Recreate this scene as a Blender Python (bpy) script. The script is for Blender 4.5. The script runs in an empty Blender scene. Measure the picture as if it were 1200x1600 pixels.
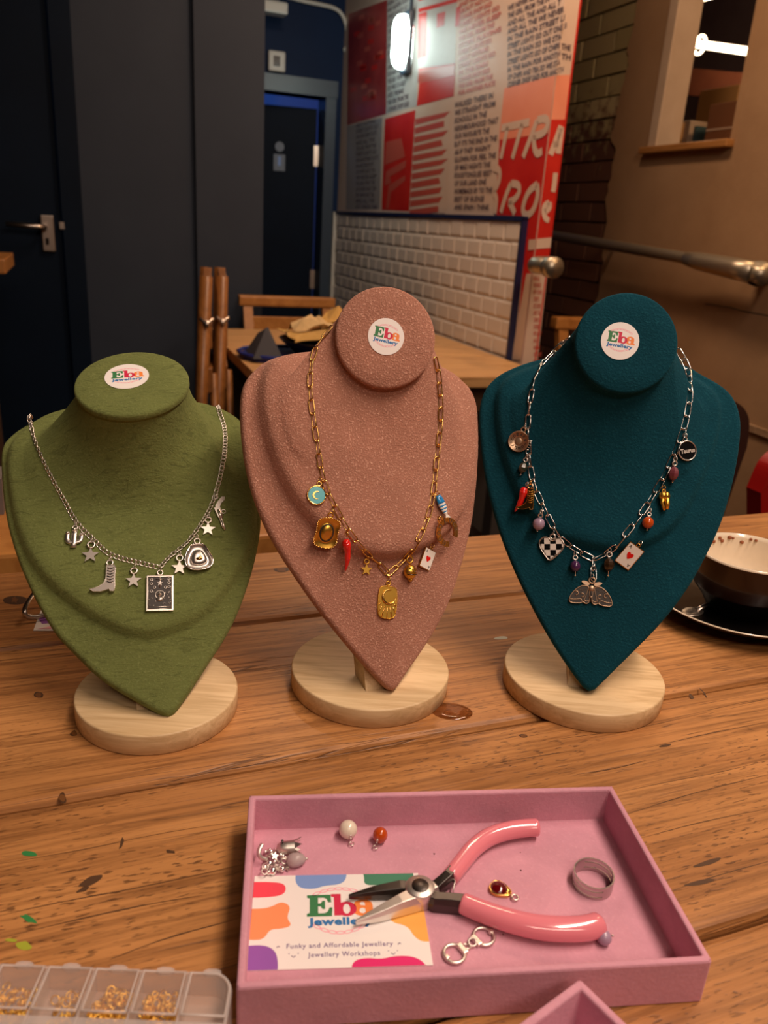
import bpy, bmesh, math, random
from mathutils import Vector, Matrix, noise
from mathutils.bvhtree import BVHTree
random.seed(7)
SC = bpy.context.scene
COL = SC.collection
PI = math.pi
# ------------------------------------------------------------------ camera, world, lights, exposure
TH, PH, FPX = math.radians(19.9), math.radians(3.8), 1240.0      # pitch down, roll, focal length in px (1200x1600)
CAM = Vector((0, 0, 1.0735))
_F = Vector((0, math.cos(TH), -math.sin(TH)))
_U0 = Vector((0, math.sin(TH), math.cos(TH)))
_R0 = Vector((1, 0, 0))
_R = math.cos(PH) * _R0 + math.sin(PH) * _U0
_U = math.cos(PH) * _U0 - math.sin(PH) * _R0
cd = bpy.data.cameras.new('camera'); cam = bpy.data.objects.new('camera', cd); COL.objects.link(cam)
cam.matrix_world = Matrix(((_R.x, _U.x, -_F.x, CAM.x), (_R.y, _U.y, -_F.y, CAM.y), (_R.z, _U.z, -_F.z, CAM.z), (0, 0, 0, 1)))
cd.sensor_fit = 'VERTICAL'; cd.sensor_height = 36; cd.sensor_width = 27; cd.lens = FPX / 1600 * 36
cd.clip_start = 0.02; cd.clip_end = 60
cd.dof.use_dof = True; cd.dof.focus_distance = 0.56; cd.dof.aperture_fstop = 11.0
SC.camera = cam
w = bpy.data.worlds.new('world'); SC.world = w; w.use_nodes = True
w.node_tree.nodes['Background'].inputs[0].default_value = (0.42, 0.33, 0.28, 1)
w.node_tree.nodes['Background'].inputs[1].default_value = 0.12
SC.view_settings.view_transform = 'Standard'; SC.view_settings.look = 'None'
SC.view_settings.exposure = -0.08; SC.view_settings.gamma = 1.0
try: SC.view_settings.use_curve_mapping = False
except Exception: pass
WARM = (1.0, 0.76, 0.60)
def area_light(name, loc, target, size, size_y, power, color):
    l = bpy.data.lights.new(name, 'AREA'); l.shape = 'RECTANGLE'; l.size = size; l.size_y = size_y
    l.energy = power; l.color = color
    o = bpy.data.objects.new(name, l); COL.objects.link(o); o.location = loc
    o.rotation_euler = (Vector(target) - Vector(loc)).to_track_quat('-Z', 'Y').to_euler()
    return o
def point_light(name, loc, r, power, color):
    l = bpy.data.lights.new(name, 'POINT'); l.shadow_soft_size = r; l.energy = power; l.color = color
    o = bpy.data.objects.new(name, l); COL.objects.link(o); o.location = loc
    return o
area_light('lamp_over_table', (0.60, 0.30, 2.2), (0.1, 0.42, 0.75), 1.2, 0.10, 25, WARM)
area_light('fill_behind_camera', (0.5, -1.1, 2.3), (0.05, 0.6, 0.8), 1.2, 0.25, 11, WARM)  # added soft fill from behind the camera, not a fitting of the room
area_light('lamp_right_wall', (1.35, 1.9, 2.5), (1.5, 2.6, 1.2), 0.6, 0.12, 30, (1.0, 0.62, 0.33))
area_light('lamp_over_back_table', (0.1, 2.3, 2.5), (0.4, 2.6, 0.7), 0.8, 0.12, 22, (1.0, 0.68, 0.46))

# ------------------------------------------------------------------ picture pixel -> point helpers (photo frame 1200x1600)
def ray(x, y): return _F + (x - 600) / FPX * _R - (y - 800) / FPX * _U
def on_z(x, y, z=0.75):
    d = ray(x, y); return CAM + d * ((z - CAM.z) / d.z)
AZ = math.radians(68.8)
E1 = Vector((math.sin(AZ), math.cos(AZ), 0)); E2 = Vector((-math.cos(AZ), math.sin(AZ), 0))
RM = Matrix(((E1.x, E2.x, 0, 0), (E1.y, E2.y, 0, 0), (0, 0, 1, 0), (0, 0, 0, 1)))   # room frame (p, q, z) -> world
def on_n(x, y, n, d0):
    d = ray(x, y); return CAM + d * ((d0 - CAM.dot(n)) / d.dot(n))
def on_p(x, y, P):            # (q, z) on the wall p = P
    X = on_n(x, y, E1, P); return X.dot(E2), X.z
def on_q(x, y, Q):            # (p, z) on the wall q = Q
    X = on_n(x, y, E2, Q); return X.dot(E1), X.z
def pq(v): return v.dot(E1), v.dot(E2)

# ------------------------------------------------------------------ materials
def new_mat(name):
    m = bpy.data.materials.new(name); m.use_nodes = True
    nt = m.node_tree; b = nt.nodes['Principled BSDF']; return m, nt, b
def plain(name, col, rough=0.5, metal=0.0, emit=None, es=1.0, trans=0.0, ior=1.45, alpha=1.0, coat=0.0, spec=None):
    m, nt, b = new_mat(name)
    b.inputs['Base Color'].default_value = (*col, 1); b.inputs['Roughness'].default_value = rough
    b.inputs['Metallic'].default_value = metal
    if spec is not None: b.inputs['Specular IOR Level'].default_value = spec
    if emit: b.inputs['Emission Color'].default_value = (*emit, 1); b.inputs['Emission Strength'].default_value = es
    if trans: b.inputs['Transmission Weight'].default_value = trans; b.inputs['IOR'].default_value = ior
    if coat: b.inputs['Coat Weight'].default_value = coat; b.inputs['Coat Roughness'].default_value = 0.08
    return m
def N(nt, t, **kw):
    n = nt.nodes.new(t)
    for k, v in kw.items():
        if k in n.inputs: n.inputs[k].default_value = v
        else: setattr(n, k, v)
    return n
def ramp(nt, fac, stops, interp='LINEAR'):
    r = nt.nodes.new('ShaderNodeValToRGB'); r.color_ramp.interpolation = interp
    while len(r.color_ramp.elements) < len(stops): r.color_ramp.elements.new(0.5)
    for e, (p, c) in zip(r.color_ramp.elements, stops): e.position = p; e.color = (*c, 1) if len(c) == 3 else c
    nt.links.new(fac, r.inputs[0]); return r.outputs[0]
def coords(nt, scale=(1, 1, 1), loc=(0, 0, 0), rot=(0, 0, 0)):
    tc = nt.nodes.new('ShaderNodeTexCoord'); mp = nt.nodes.new('ShaderNodeMapping')
    mp.inputs['Scale'].default_value = scale; mp.inputs['Location'].default_value = loc; mp.inputs['Rotation'].default_value = rot
    nt.links.new(tc.outputs['Object'], mp.inputs[0]); return mp.outputs[0]
def noise_tex(nt, vec, scale, detail=4, rough=0.55, dist=0.0):
    n = N(nt, 'ShaderNodeTexNoise'); n.inputs['Scale'].default_value = scale; n.inputs['Detail'].default_value = detail
    n.inputs['Roughness'].default_value = rough; n.inputs['Distortion'].default_value = dist
    nt.links.new(vec, n.inputs['Vector']); return n.outputs['Fac']
def mix(nt, fac, a, b, mode='MIX'):
    m = nt.nodes.new('ShaderNodeMix'); m.data_type = 'RGBA'; m.blend_type = mode
    for s, v in ((m.inputs[0], fac), (m.inputs[6], a), (m.inputs[7], b)):
        if isinstance(v, (int, float)): s.default_value = v
        elif isinstance(v, tuple): s.default_value = (*v, 1) if len(v) == 3 else v
        else: nt.links.new(v, s)
    return m.outputs[2]
def bump(nt, b, h, strength=0.3, dist=0.001):
    n = nt.nodes.new('ShaderNodeBump'); n.inputs['Strength'].default_value = strength; n.inputs['Distance'].default_value = dist
    nt.links.new(h, n.inputs['Height']); nt.links.new(n.outputs[0], b.inputs['Normal'])
def suede(name, col, hi, grain=650, strength=0.5, streak=False, spk=0.5):
    m, nt, b = new_mat(name)
    v = coords(nt); n1 = noise_tex(nt, v, grain, 3, 0.6); n2 = noise_tex(nt, v, 28, 4, 0.6, 0.4)
    c = mix(nt, ramp(nt, n2, [(0.38, (0, 0, 0)), (0.66, (1, 1, 1))]), tuple(x * 0.86 for x in col), col)
    c = mix(nt, ramp(nt, n1, [(0.55, (0, 0, 0)), (0.72, (spk, spk, spk))]), c, hi)
    h = n1
    if streak:
        v2 = coords(nt, (22, 85, 30), rot=(0.3, 0.2, 0.35)); n3 = noise_tex(nt, v2, 2.2, 7, 0.72, 2.2)
        c = mix(nt, ramp(nt, n3, [(0.535, (0, 0, 0)), (0.62, (0.6, 0.6, 0.6))]), c, tuple(x * 0.5 for x in col))
        a = nt.nodes.new('ShaderNodeMath'); a.operation = 'MULTIPLY_ADD'; nt.links.new(n3, a.inputs[0]); a.inputs[1].default_value = -1.6; nt.links.new(n1, a.inputs[2]); h = a.outputs[0]
    nt.links.new(c, b.inputs['Base Color']); b.inputs['Roughness'].default_value = 0.95
    b.inputs['Specular IOR Level'].default_value = 0.15
    b.inputs['Sheen Weight'].default_value = 0.35; b.inputs['Sheen Roughness'].default_value = 0.5
    b.inputs['Sheen Tint'].default_value = (*hi, 1)
    bump(nt, b, h, strength, 0.0010); return m
def old_wood(name, c1, c2, dark, seed=0.0, rough=0.42, fine=1.0):
    # object space: X runs along the grain, metres
    m, nt, b = new_mat(name)
    v = coords(nt, (1.1, 9, 9), (seed, seed * 2.3, 0)); big = noise_tex(nt, v, 2.2, 6, 0.62, 0.9)
    v2 = coords(nt, (4.5, 120, 120), (seed * 3, 0.4, 0)); grain = noise_tex(nt, v2, 1.6, 6, 0.7, 0.25)
    v3 = coords(nt, (2.2, 62, 62), (seed, 5.1, 0)); crack = noise_tex(nt, v3, 1.3, 4, 0.55, 0.5)
    v4 = coords(nt, (110, 520, 520), (seed, 0, 0)); pit = noise_tex(nt, v4, 1.0, 2, 0.5)
    v5 = coords(nt, (3, 8, 8), (seed * 1.7, 9, 0)); zone = noise_tex(nt, v5, 1.6, 3, 0.6)
    c = mix(nt, ramp(nt, big, [(0.32, (0, 0, 0)), (0.68, (1, 1, 1))]), c1, c2)
    c = mix(nt, ramp(nt, grain, [(0.36, (0.85,) * 3), (0.56, (0, 0, 0))]), c, tuple(a * 0.5 + d * 0.5 for a, d in zip(c1, dark)))
    ck = ramp(nt, crack, [(0.485, (0, 0, 0)), (0.4965, (1, 1, 1)), (0.508, (0, 0, 0))])
    ckm = mix(nt, 1.0, ck, ramp(nt, zone, [(0.46, (0, 0, 0)), (0.60, (0.85,) * 3)]), 'MULTIPLY')
    c = mix(nt, ckm, c, dark)
    pk = ramp(nt, pit, [(0.36, (1, 1, 1)), (0.42, (0, 0, 0))])
    pkm = mix(nt, 1.0, pk, ramp(nt, zone, [(0.40, (0.75 * fine,) * 3), (0.55, (0, 0, 0))]), 'MULTIPLY')
    c = mix(nt, pkm, c, dark)
    # stray knots
    vk = coords(nt, (5, 16, 16), (seed * 5.0, seed, 0)); vo = N(nt, 'ShaderNodeTexVoronoi'); vo.inputs['Scale'].default_value = 1.0
    nt.links.new(vk, vo.inputs['Vector'])
    c = mix(nt, ramp(nt, vo.outputs['Distance'], [(0.04, (0.5,) * 3), (0.09, (0, 0, 0))]), c, tuple(a * .35 + d * .65 for a, d in zip(c1, dark)))
    nt.links.new(c, b.inputs['Base Color']); b.inputs['Roughness'].default_value = rough
    b.inputs['Specular IOR Level'].default_value = 0.35
    s = mix(nt, 0.5, grain, mix(nt, 1.0, (1, 1, 1), mix(nt, 0.5, ckm, pkm, 'ADD'), 'SUBTRACT'))
    bump(nt, b, s, 0.5, 0.0012); return m
def wood(name, c1, c2, rough=0.5, sx=6, sy=60, seed=0):
    m, nt, b = new_mat(name)
    v = coords(nt, (sx, sy, sy), (seed, seed, seed)); g = noise_tex(nt, v, 1.5, 5, 0.6, 0.8)
    nt.links.new(ramp(nt, g, [(0.3, c1), (0.62, c2)]), b.inputs['Base Color']); b.inputs['Roughness'].default_value = rough
    bump(nt, b, g, 0.12, 0.001); return m
def wallpaint(name, col, col2, scale=2.0, rough=0.6, bs=0.1, spec=0.3):
    m, nt, b = new_mat(name); b.inputs['Specular IOR Level'].default_value = spec
    v = coords(nt); g = noise_tex(nt, v, scale, 6, 0.6)
    nt.links.new(ramp(nt, g, [(0.35, col), (0.65, col2)]), b.inputs['Base Color']); b.inputs['Roughness'].default_value = rough
    bump(nt, b, noise_tex(nt, v, 60, 3), bs, 0.002); return m

M = {}
M['suede_green'] = suede('suede_green', (0.160, 0.190, 0.058), (0.27, 0.31, 0.12), 560, 0.6, True, 0.4)
M['suede_pink'] = suede('suede_pink', (0.42, 0.195, 0.135), (0.85, 0.50, 0.38), 780, 1.0, False, 0.8)
M['suede_teal'] = suede('suede_teal', (0.002, 0.045, 0.068), (0.015, 0.12, 0.15), 600, 0.7, False, 0.35)
M['felt_pink'] = suede('felt_pink', (0.66, 0.325, 0.415), (0.76, 0.42, 0.51), 500, 0.3, False, 0.3)
M['pale_wood'] = wood('pale_wood', (0.56, 0.38, 0.19), (0.76, 0.56, 0.32), 0.5, 10, 120)
M['silver'] = plain('antique_silver', (0.78, 0.72, 0.66), 0.38, 1.0)
M['pewter'] = plain('pewter_relief', (0.62, 0.57, 0.52), 0.6, 0.5)
M['silver_dark'] = plain('blackened_silver', (0.035, 0.028, 0.025), 0.55, 0.2)
M['bright_silver'] = plain('bright_silver', (0.85, 0.83, 0.8), 0.14, 1.0)
M['gold'] = plain('gold', (0.86, 0.54, 0.17), 0.22, 1.0)
M['gold_deep'] = plain('deep_gold', (0.80, 0.46, 0.08), 0.36, 1.0)
M['bronze'] = plain('bronze', (0.50, 0.35, 0.24), 0.5, 1.0)
M['black_enamel'] = plain('black_enamel', (0.006, 0.006, 0.007), 0.2, coat=0.5)
M['white_enamel'] = plain('white_enamel', (0.85, 0.80, 0.74), 0.22, coat=0.6)
M['red_enamel'] = plain('red_enamel', (0.72, 0.012, 0.010), 0.2, coat=0.6)
M['blue_enamel'] = plain('blue_enamel', (0.02, 0.25, 0.60), 0.25, coat=0.5)
M['aqua_enamel'] = plain('aqua_enamel', (0.10, 0.46, 0.52), 0.3, coat=0.5)
M['paper'] = plain('white_paper', (0.86, 0.82, 0.80), 0.6)
def inkm(n, c): M[n] = plain(n, c, 0.6)
for n, c in dict(ink_green=(0.035, 0.20, 0.07), ink_crimson=(0.62, 0.015, 0.07), ink_orange=(0.90, 0.25, 0.05), ink_blue=(0.02, 0.17, 0.45),
                 ink_pink=(0.90, 0.42, 0.50), ink_violet=(0.12, 0.05, 0.22), blob_red=(0.85, 0.06, 0.10), blob_orange=(0.92, 0.30, 0.12),
                 blob_purple=(0.28, 0.09, 0.42), blob_blue=(0.20, 0.33, 0.68), blob_green=(0.05, 0.22, 0.13), blob_yellow=(0.90, 0.42, 0.08),
                 blob_magenta=(0.72, 0.01, 0.16)).items(): inkm(n, c)

# ------------------------------------------------------------------ mesh builder
class MB:
    def __init__(s): s.v = []; s.f = []; s.m = []; s.mats = []; s.sm = []
    def mi(s, mat):
        mat = M[mat] if isinstance(mat, str) else mat
        if mat not in s.mats: s.mats.append(mat)
        return s.mats.index(mat)
    def add(s, vs, fs, mat, T=None, smooth=False):
        k = len(s.v); mi = s.mi(mat)
        for v in vs:
            v = Vector(v); s.v.append(tuple(T @ v if T else v))
        for f in fs: s.f.append(tuple(i + k for i in f)); s.m.append(mi); s.sm.append(smooth)
        return s
    def box(s, x0, x1, y0, y1, z0, z1, mat, T=None, bev=0.0):
        if bev > 0:
            b = bev; xs = (x0, x1); ys = (y0, y1); zs = (z0, z1)
            bm = bmesh.new(); bmesh.ops.create_cube(bm, size=1)
            for v in bm.verts: v.co = ((x0 + x1) / 2 + v.co.x * (x1 - x0), (y0 + y1) / 2 + v.co.y * (y1 - y0), (z0 + z1) / 2 + v.co.z * (z1 - z0))
            bmesh.ops.bevel(bm, geom=bm.edges[:], offset=b, segments=2, affect='EDGES', profile=0.6)
            bm.verts.index_update()
            s.add([v.co.copy() for v in bm.verts], [[v.index for v in f.verts] for f in bm.faces], mat, T); bm.free(); return s
        vs = [(x0, y0, z0), (x1, y0, z0), (x1, y1, z0), (x0, y1, z0), (x0, y0, z1), (x1, y0, z1), (x1, y1, z1), (x0, y1, z1)]
        return s.add(vs, [(0, 3, 2, 1), (4, 5, 6, 7), (0, 1, 5, 4), (1, 2, 6, 5), (2, 3, 7, 6), (3, 0, 4, 7)], mat, T)
    def prism(s, poly, z0, z1, mat, T=None, side=None):
        n = len(poly)
        a = sum(poly[i][0] * poly[(i + 1) % n][1] - poly[(i + 1) % n][0] * poly[i][1] for i in range(n))
        if a < 0: poly = poly[::-1]
        vs = [(x, y, z0) for x, y in poly] + [(x, y, z1) for x, y in poly]
        s.add(vs, [tuple(range(n))[::-1], tuple(range(n, 2 * n))], mat, T)
        s.add(vs, [(i, (i + 1) % n, n + (i + 1) % n, n + i) for i in range(n)], side or mat, T); return s
    def tube(s, pts, r, mat, seg=8, T=None, closed=False, caps=True, flat=1.0, up=None):
        P = [Vector(p) for p in pts]; n = len(P); rs = r if isinstance(r, (list, tuple)) else [r] * n
        vs = []; prev = None
        for i, p in enumerate(P):
            if closed: t = P[(i + 1) % n] - P[i - 1]
            else: t = P[min(i + 1, n - 1)] - P[max(i - 1, 0)]
            t.normalize()
            if prev is None:
                a = Vector(up) if up else (Vector((0, 0, 1)) if abs(t.z) < 0.9 else Vector((1, 0, 0)))
            else: a = prev
            a = (a - t * a.dot(t))
            if a.length < 1e-9: a = t.orthogonal()
            a.normalize(); prev = a; b = t.cross(a)
            for k in range(seg):
                th = 2 * PI * k / seg; vs.append(p + a * (math.cos(th) * rs[i] * flat) + b * (math.sin(th) * rs[i]))
        fs = []
        for i in range(n if closed else n - 1):
            j = (i + 1) % n
            for k in range(seg): fs.append((i * seg + k, i * seg + (k + 1) % seg, j * seg + (k + 1) % seg, j * seg + k))
        if caps and not closed: fs += [tuple(range(seg))[::-1], tuple((n - 1) * seg + k for k in range(seg))]
        return s.add(vs, fs, mat, T, True)
    def lathe(s, prof, mat, seg=24, T=None, smooth=True, sx=1.0, sy=1.0, caps=False):
        vs = []; n = len(prof)
        for r, z in prof:
            for k in range(seg): th = 2 * PI * k / seg; vs.append((r * math.cos(th) * sx, r * math.sin(th) * sy, z))
        fs = []
        for i in range(n - 1):
            for k in range(seg): fs.append((i * seg + k, i * seg + (k + 1) % seg, (i + 1) * seg + (k + 1) % seg, (i + 1) * seg + k))
        if caps and prof[0][0] > 1e-7: fs.append(tuple(range(seg))[::-1])
        if caps and prof[-1][0] > 1e-7: fs.append(tuple((n - 1) * seg + k for k in range(seg)))
        return s.add(vs, fs, mat, T, smooth)
    def ball(s, c, r, mat, seg=12, T=None, sc=(1, 1, 1)):
        h = seg // 2; prof = [(r * math.sin(PI * i / h), -r * math.cos(PI * i / h)) for i in range(h + 1)]
        prof[0] = (0, -r); prof[-1] = (0, r)
        TT = Matrix.Translation(c) @ Matrix.Diagonal((*sc, 1))
        return s.lathe(prof, mat, seg, (T @ TT) if T else TT)
    def ring(s, c, R, r, mat, seg=16, T=None, axis='z', rs=6, sx=1.0):
        pts = []
        for k in range(seg):
            a = 2 * PI * k / seg; x, y = R * math.cos(a) * sx, R * math.sin(a)
            pts.append({'z': (x, y, 0), 'x': (0, x, y), 'y': (x, 0, y)}[axis])
        return s.tube([Vector(c) + Vector(p) for p in pts], r, mat, rs, T, closed=True)
    def flat(s, loops, z, mat, T=None, depth=0.0):      # filled 2D loops, inner loops are holes
        cu = bpy.data.curves.new('tmp', 'CURVE'); cu.dimensions = '2D'; cu.fill_mode = 'BOTH' if depth else 'FRONT'; cu.extrude = depth / 2
        for lp in loops:
            sp = cu.splines.new('POLY'); sp.points.add(len(lp) - 1)
            for p, q in zip(sp.points, lp): p.co = (q[0], q[1], 0, 1)
            sp.use_cyclic_u = True
        return s._curve(cu, z, mat, T)
    def _curve(s, cu, z, mat, T):
        ob = bpy.data.objects.new('tmp', cu); COL.objects.link(ob)
        dg = bpy.context.evaluated_depsgraph_get(); dg.update()
        me = bpy.data.meshes.new_from_object(ob.evaluated_get(dg))
        TT = Matrix.Translation((0, 0, z)); TT = T @ TT if T else TT
        s.add([v.co.copy() for v in me.vertices], [tuple(p.vertices) for p in me.polygons], mat, TT)
        bpy.data.objects.remove(ob); bpy.data.meshes.remove(me); bpy.data.curves.remove(cu); return s
    def text(s, body, width, height, z, mat, T=None, bold=0.0, cx=True, shear=0.0, depth=0.0, sp=1.0):
        cu = bpy.data.curves.new('tmp', 'FONT'); cu.body = body; cu.size = 1.0; cu.offset = bold; cu.shear = shear; cu.extrude = depth
        cu.space_character = sp; cu.resolution_u = 2
        ob = bpy.data.objects.new('tmp', cu); COL.objects.link(ob)
        dg = bpy.context.evaluated_depsgraph_get(); dg.update()
        me = bpy.data.meshes.new_from_object(ob.evaluated_get(dg))
        xs = [v.co.x for v in me.vertices]; ys = [v.co.y for v in me.vertices]
        if xs:
            x0, x1, y0, y1 = min(xs), max(xs), min(ys), max(ys)
            kx = width / (x1 - x0); ky = height / (y1 - y0)
            vs = [((v.co.x - (x0 + x1) / 2 if cx else v.co.x - x0) * kx, (v.co.y - (y0 + y1) / 2) * ky, z + v.co.z) for v in me.vertices]
            s.add(vs, [tuple(p.vertices) for p in me.polygons], mat, T)
        bpy.data.objects.remove(ob); bpy.data.meshes.remove(me); bpy.data.curves.remove(cu); return s
    def mesh(s, name):
        me = bpy.data.meshes.new(name); me.from_pydata(s.v, [], s.f)
        for m in s.mats: me.materials.append(m)
        for p, mi, sm in zip(me.polygons, s.m, s.sm): p.material_index = mi; p.use_smooth = sm
        me.update(); return me
    def build(s, name, parent=None, mw=None, label=None, cat=None, group=None, kind=None):
        o = bpy.data.objects.new(name, s.mesh(name)); COL.objects.link(o)
        if mw is not None: o.matrix_world = mw
        if parent is not None:
            o.parent = parent
            if mw is not None: o.matrix_parent_inverse = parent.matrix_world.inverted()
        return tag(o, label, cat, group, kind)
def tag(o, label=None, cat=None, group=None, kind=None):
    if label: o['label'] = label
    if cat: o['category'] = cat
    if group: o['group'] = group
    if kind: o['kind'] = kind
    return o
def empty(name, mw, label=None, cat=None, group=None, kind=None):
    o = bpy.data.objects.new(name, None); COL.objects.link(o); o.empty_display_size = 0.01
    o.matrix_world = mw; bpy.context.view_layer.update()
    return tag(o, label, cat, group, kind)
def frame(o, x, y, z):
    return Matrix(((x.x, y.x, z.x, o.x), (x.y, y.y, z.y, o.y), (x.z, y.z, z.z, o.z), (0, 0, 0, 1)))
def inst(name, me, parent, lm, label=None, kind=None):      # child sharing mesh data, local matrix lm
    o = bpy.data.objects.new(name, me); COL.objects.link(o); o.parent = parent; o.matrix_local = lm
    return tag(o, label, kind=kind)
T3 = Matrix.Translation
def RX(a): return Matrix.Rotation(a, 4, 'X')
def RY(a): return Matrix.Rotation(a, 4, 'Y')
def RZ(a): return Matrix.Rotation(a, 4, 'Z')
def circle(cx, cy, rx, ry=None, n=24, a0=0.0):
    ry = ry or rx
    return [(cx + rx * math.cos(a0 + 2 * PI * k / n), cy + ry * math.sin(a0 + 2 * PI * k / n)) for k in range(n)]
def smooth_loop(pts, it=2):
    for _ in range(it):
        q = []
        for i in range(len(pts)):
            a, b = pts[i], pts[(i + 1) % len(pts)]
            q += [tuple(a[k] * .75 + b[k] * .25 for k in range(len(a))), tuple(a[k] * .25 + b[k] * .75 for k in range(len(a)))]
        pts = q
    return pts
def smooth_line(pts, it=2):
    for _ in range(it):
        q = [pts[0]]
        for a, b in zip(pts, pts[1:]):
            q += [tuple(a[k] * .75 + b[k] * .25 for k in range(len(a))), tuple(a[k] * .25 + b[k] * .75 for k in range(len(a)))]
        pts = q + [pts[-1]]
    return pts
# ================================================================== ROOM
P_MURAL, Q_BACK, Q_PART, P_RIGHT, ZC = 1.312, 4.364, 3.3, 1.9, 2.75
M['navy'] = wallpaint('navy_paint', (0.003, 0.014, 0.050), (0.004, 0.018, 0.062), 3, 0.6, 0.1, .15)
M['slate'] = wallpaint('slate_blue_paint', (0.024, 0.032, 0.050), (0.031, 0.041, 0.062), 1.6, 0.6, 0.1, .2)
M['door_blue'] = wallpaint('dark_door_paint', (0.0015, 0.006, 0.016), (0.002, 0.008, 0.021), 3, 0.6, 0.1, .12)
M['plaster'] = wallpaint('tan_plaster', (0.24, 0.135, 0.065), (0.33, 0.20, 0.105), 1.7, 0.85, 0.35)
M['plaster_edge'] = wallpaint('plaster_edge', (0.20, 0.12, 0.06), (0.34, 0.22, 0.13), 20, 0.9, 0.4)
M['ceiling'] = wallpaint('ceiling_paint', (0.05, 0.035, 0.025), (0.08, 0.055, 0.04), 3, 0.8)
M['floor'] = wallpaint('floor_boards', (0.03, 0.02, 0.014), (0.05, 0.034, 0.022), 5, 0.5)
M['frame_grey'] = plain('door_frame_paint', (0.035, 0.055, 0.085), 0.35)
M['white_plastic'] = plain('white_plastic', (0.55, 0.55, 0.52), 0.35)
M['steel'] = plain('satin_steel', (0.55, 0.48, 0.42), 0.3, 1.0)
M['pipe'] = plain('galvanised_pipe', (0.42, 0.36, 0.27), 0.4, 0.9)
M['grey_sign'] = plain('grey_sign', (0.13, 0.17, 0.24), 0.5)
M['navy_trim'] = plain('navy_trim', (0.012, 0.018, 0.07), 0.4)
M['tile'] = plain('glazed_tile', (0.80, 0.71, 0.62), 0.25, coat=0.1)
M['grout'] = plain('grout', (0.55, 0.48, 0.40), 0.9)
def rbox(mb, p0, p1, q0, q1, z0, z1, mat, bev=0.0): return mb.box(p0, p1, q0, q1, z0, z1, mat, RM, bev)
rbox(MB(), -4, 4, -3, 6.6, -0.1, 0.0, 'floor').build('floor', kind='structure')
rbox(MB(), -4, 4, -3, 6.6, ZC, ZC + 0.1, 'ceiling').build('ceiling', kind='structure')
rbox(MB(), -4, 4, -3.1, -3.0, 0, ZC, 'plaster').build('wall_front', kind='structure')
rbox(MB(), -4.1, -4.0, -3, 6.6, 0, ZC, 'slate').build('wall_left', kind='structure')
# ---- back wall (navy) with the toilet door
dl, dr = on_q(380, 140, Q_BACK)[0], on_q(508, 150, Q_BACK)[0]
dl = dr - 0.82
dtop = on_q(455, 146, Q_BACK)[1]
mb = MB()
rbox(mb, dr, P_MURAL + 0.1, Q_BACK, Q_BACK + 0.12, 0, ZC, 'navy'); rbox(mb, -4, dl, Q_BACK, Q_BACK + 0.12, 0, ZC, 'navy')
rbox(mb, dl, dr, Q_BACK, Q_BACK + 0.12, dtop, ZC, 'navy'); mb.build('wall_back', kind='structure')
D = empty('door_1', RM @ T3((dr, Q_BACK, 0)), kind='structure')
fr = MB()
rbox(fr, dl - .05, dr + .06, Q_BACK - .025, Q_BACK + .12, dtop, dtop + .075, 'frame_grey'); rbox(fr, dr, dr + .055, Q_BACK - .02, Q_BACK + .12, 0, dtop + .005, 'frame_grey')
rbox(fr, dl - .055, dl, Q_BACK - .02, Q_BACK + .12, 0, dtop + .005, 'frame_grey')
fr.build('door_frame', D, Matrix())
leafM = RM @ T3((dr - .012, Q_BACK + .10, 0)) @ RZ(math.radians(-9))
leaf = MB().box(-.79, 0, 0, .04, .01, dtop - .045, 'door_blue').build('door_leaf', D, leafM)
hg = MB()
for zz in (dtop - .32, dtop - .95): hg.box(-.012, .012, -.012, .0, zz, zz + .1, 'steel')
hg.build('hinge', D, leafM)
px = on_q(438, 240, Q_BACK + .1)
sg = MB(); cxs = px[0] - (dr - .012)
sgT = leafM @ T3((cxs, -.003, 0)) @ RX(PI / 2)
z1 = on_q(438, 226, Q_BACK)[1]; z2 = on_q(438, 250, Q_BACK)[1]
sg.prism(circle(0, z1, .024), 0, .003, 'grey_sign'); sg.box(-.03, .03, z2 - .045, z2 + .035, 0, .003, 'grey_sign'); sg.box(-.008, .008, z2 - .02, z2 + .025, .003, .0035, 'blob_blue')
sg.build('toilet_sign', D, leafM @ T3((cxs, 0, 0)) @ RX(PI / 2), label='grey figure sign on the toilet door')
# lit room beyond the door
mb = MB()
rbox(mb, dl - .3, dr + .4, Q_BACK + 1.3, Q_BACK + 1.35, 0, 2.5, 'blob_blue'); rbox(mb, dl - .35, dl - .3, Q_BACK + .12, Q_BACK + 1.35, 0, 2.5, 'blob_blue')
rbox(mb, dr + .4, dr + .45, Q_BACK + .12, Q_BACK + 1.35, 0, 2.5, 'blob_blue'); rbox(mb, dl - .35, dr + .45, Q_BACK + .12, Q_BACK + 1.35, 2.5, 2.55, 'blob_blue')
mb.build('wall_beyond', kind='structure')
point_light('lamp_in_toilet', RM @ Vector((dl + .3, Q_BACK + .7, 2.1)), 0.1, 5, (0.35, 0.6, 1.0))
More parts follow.
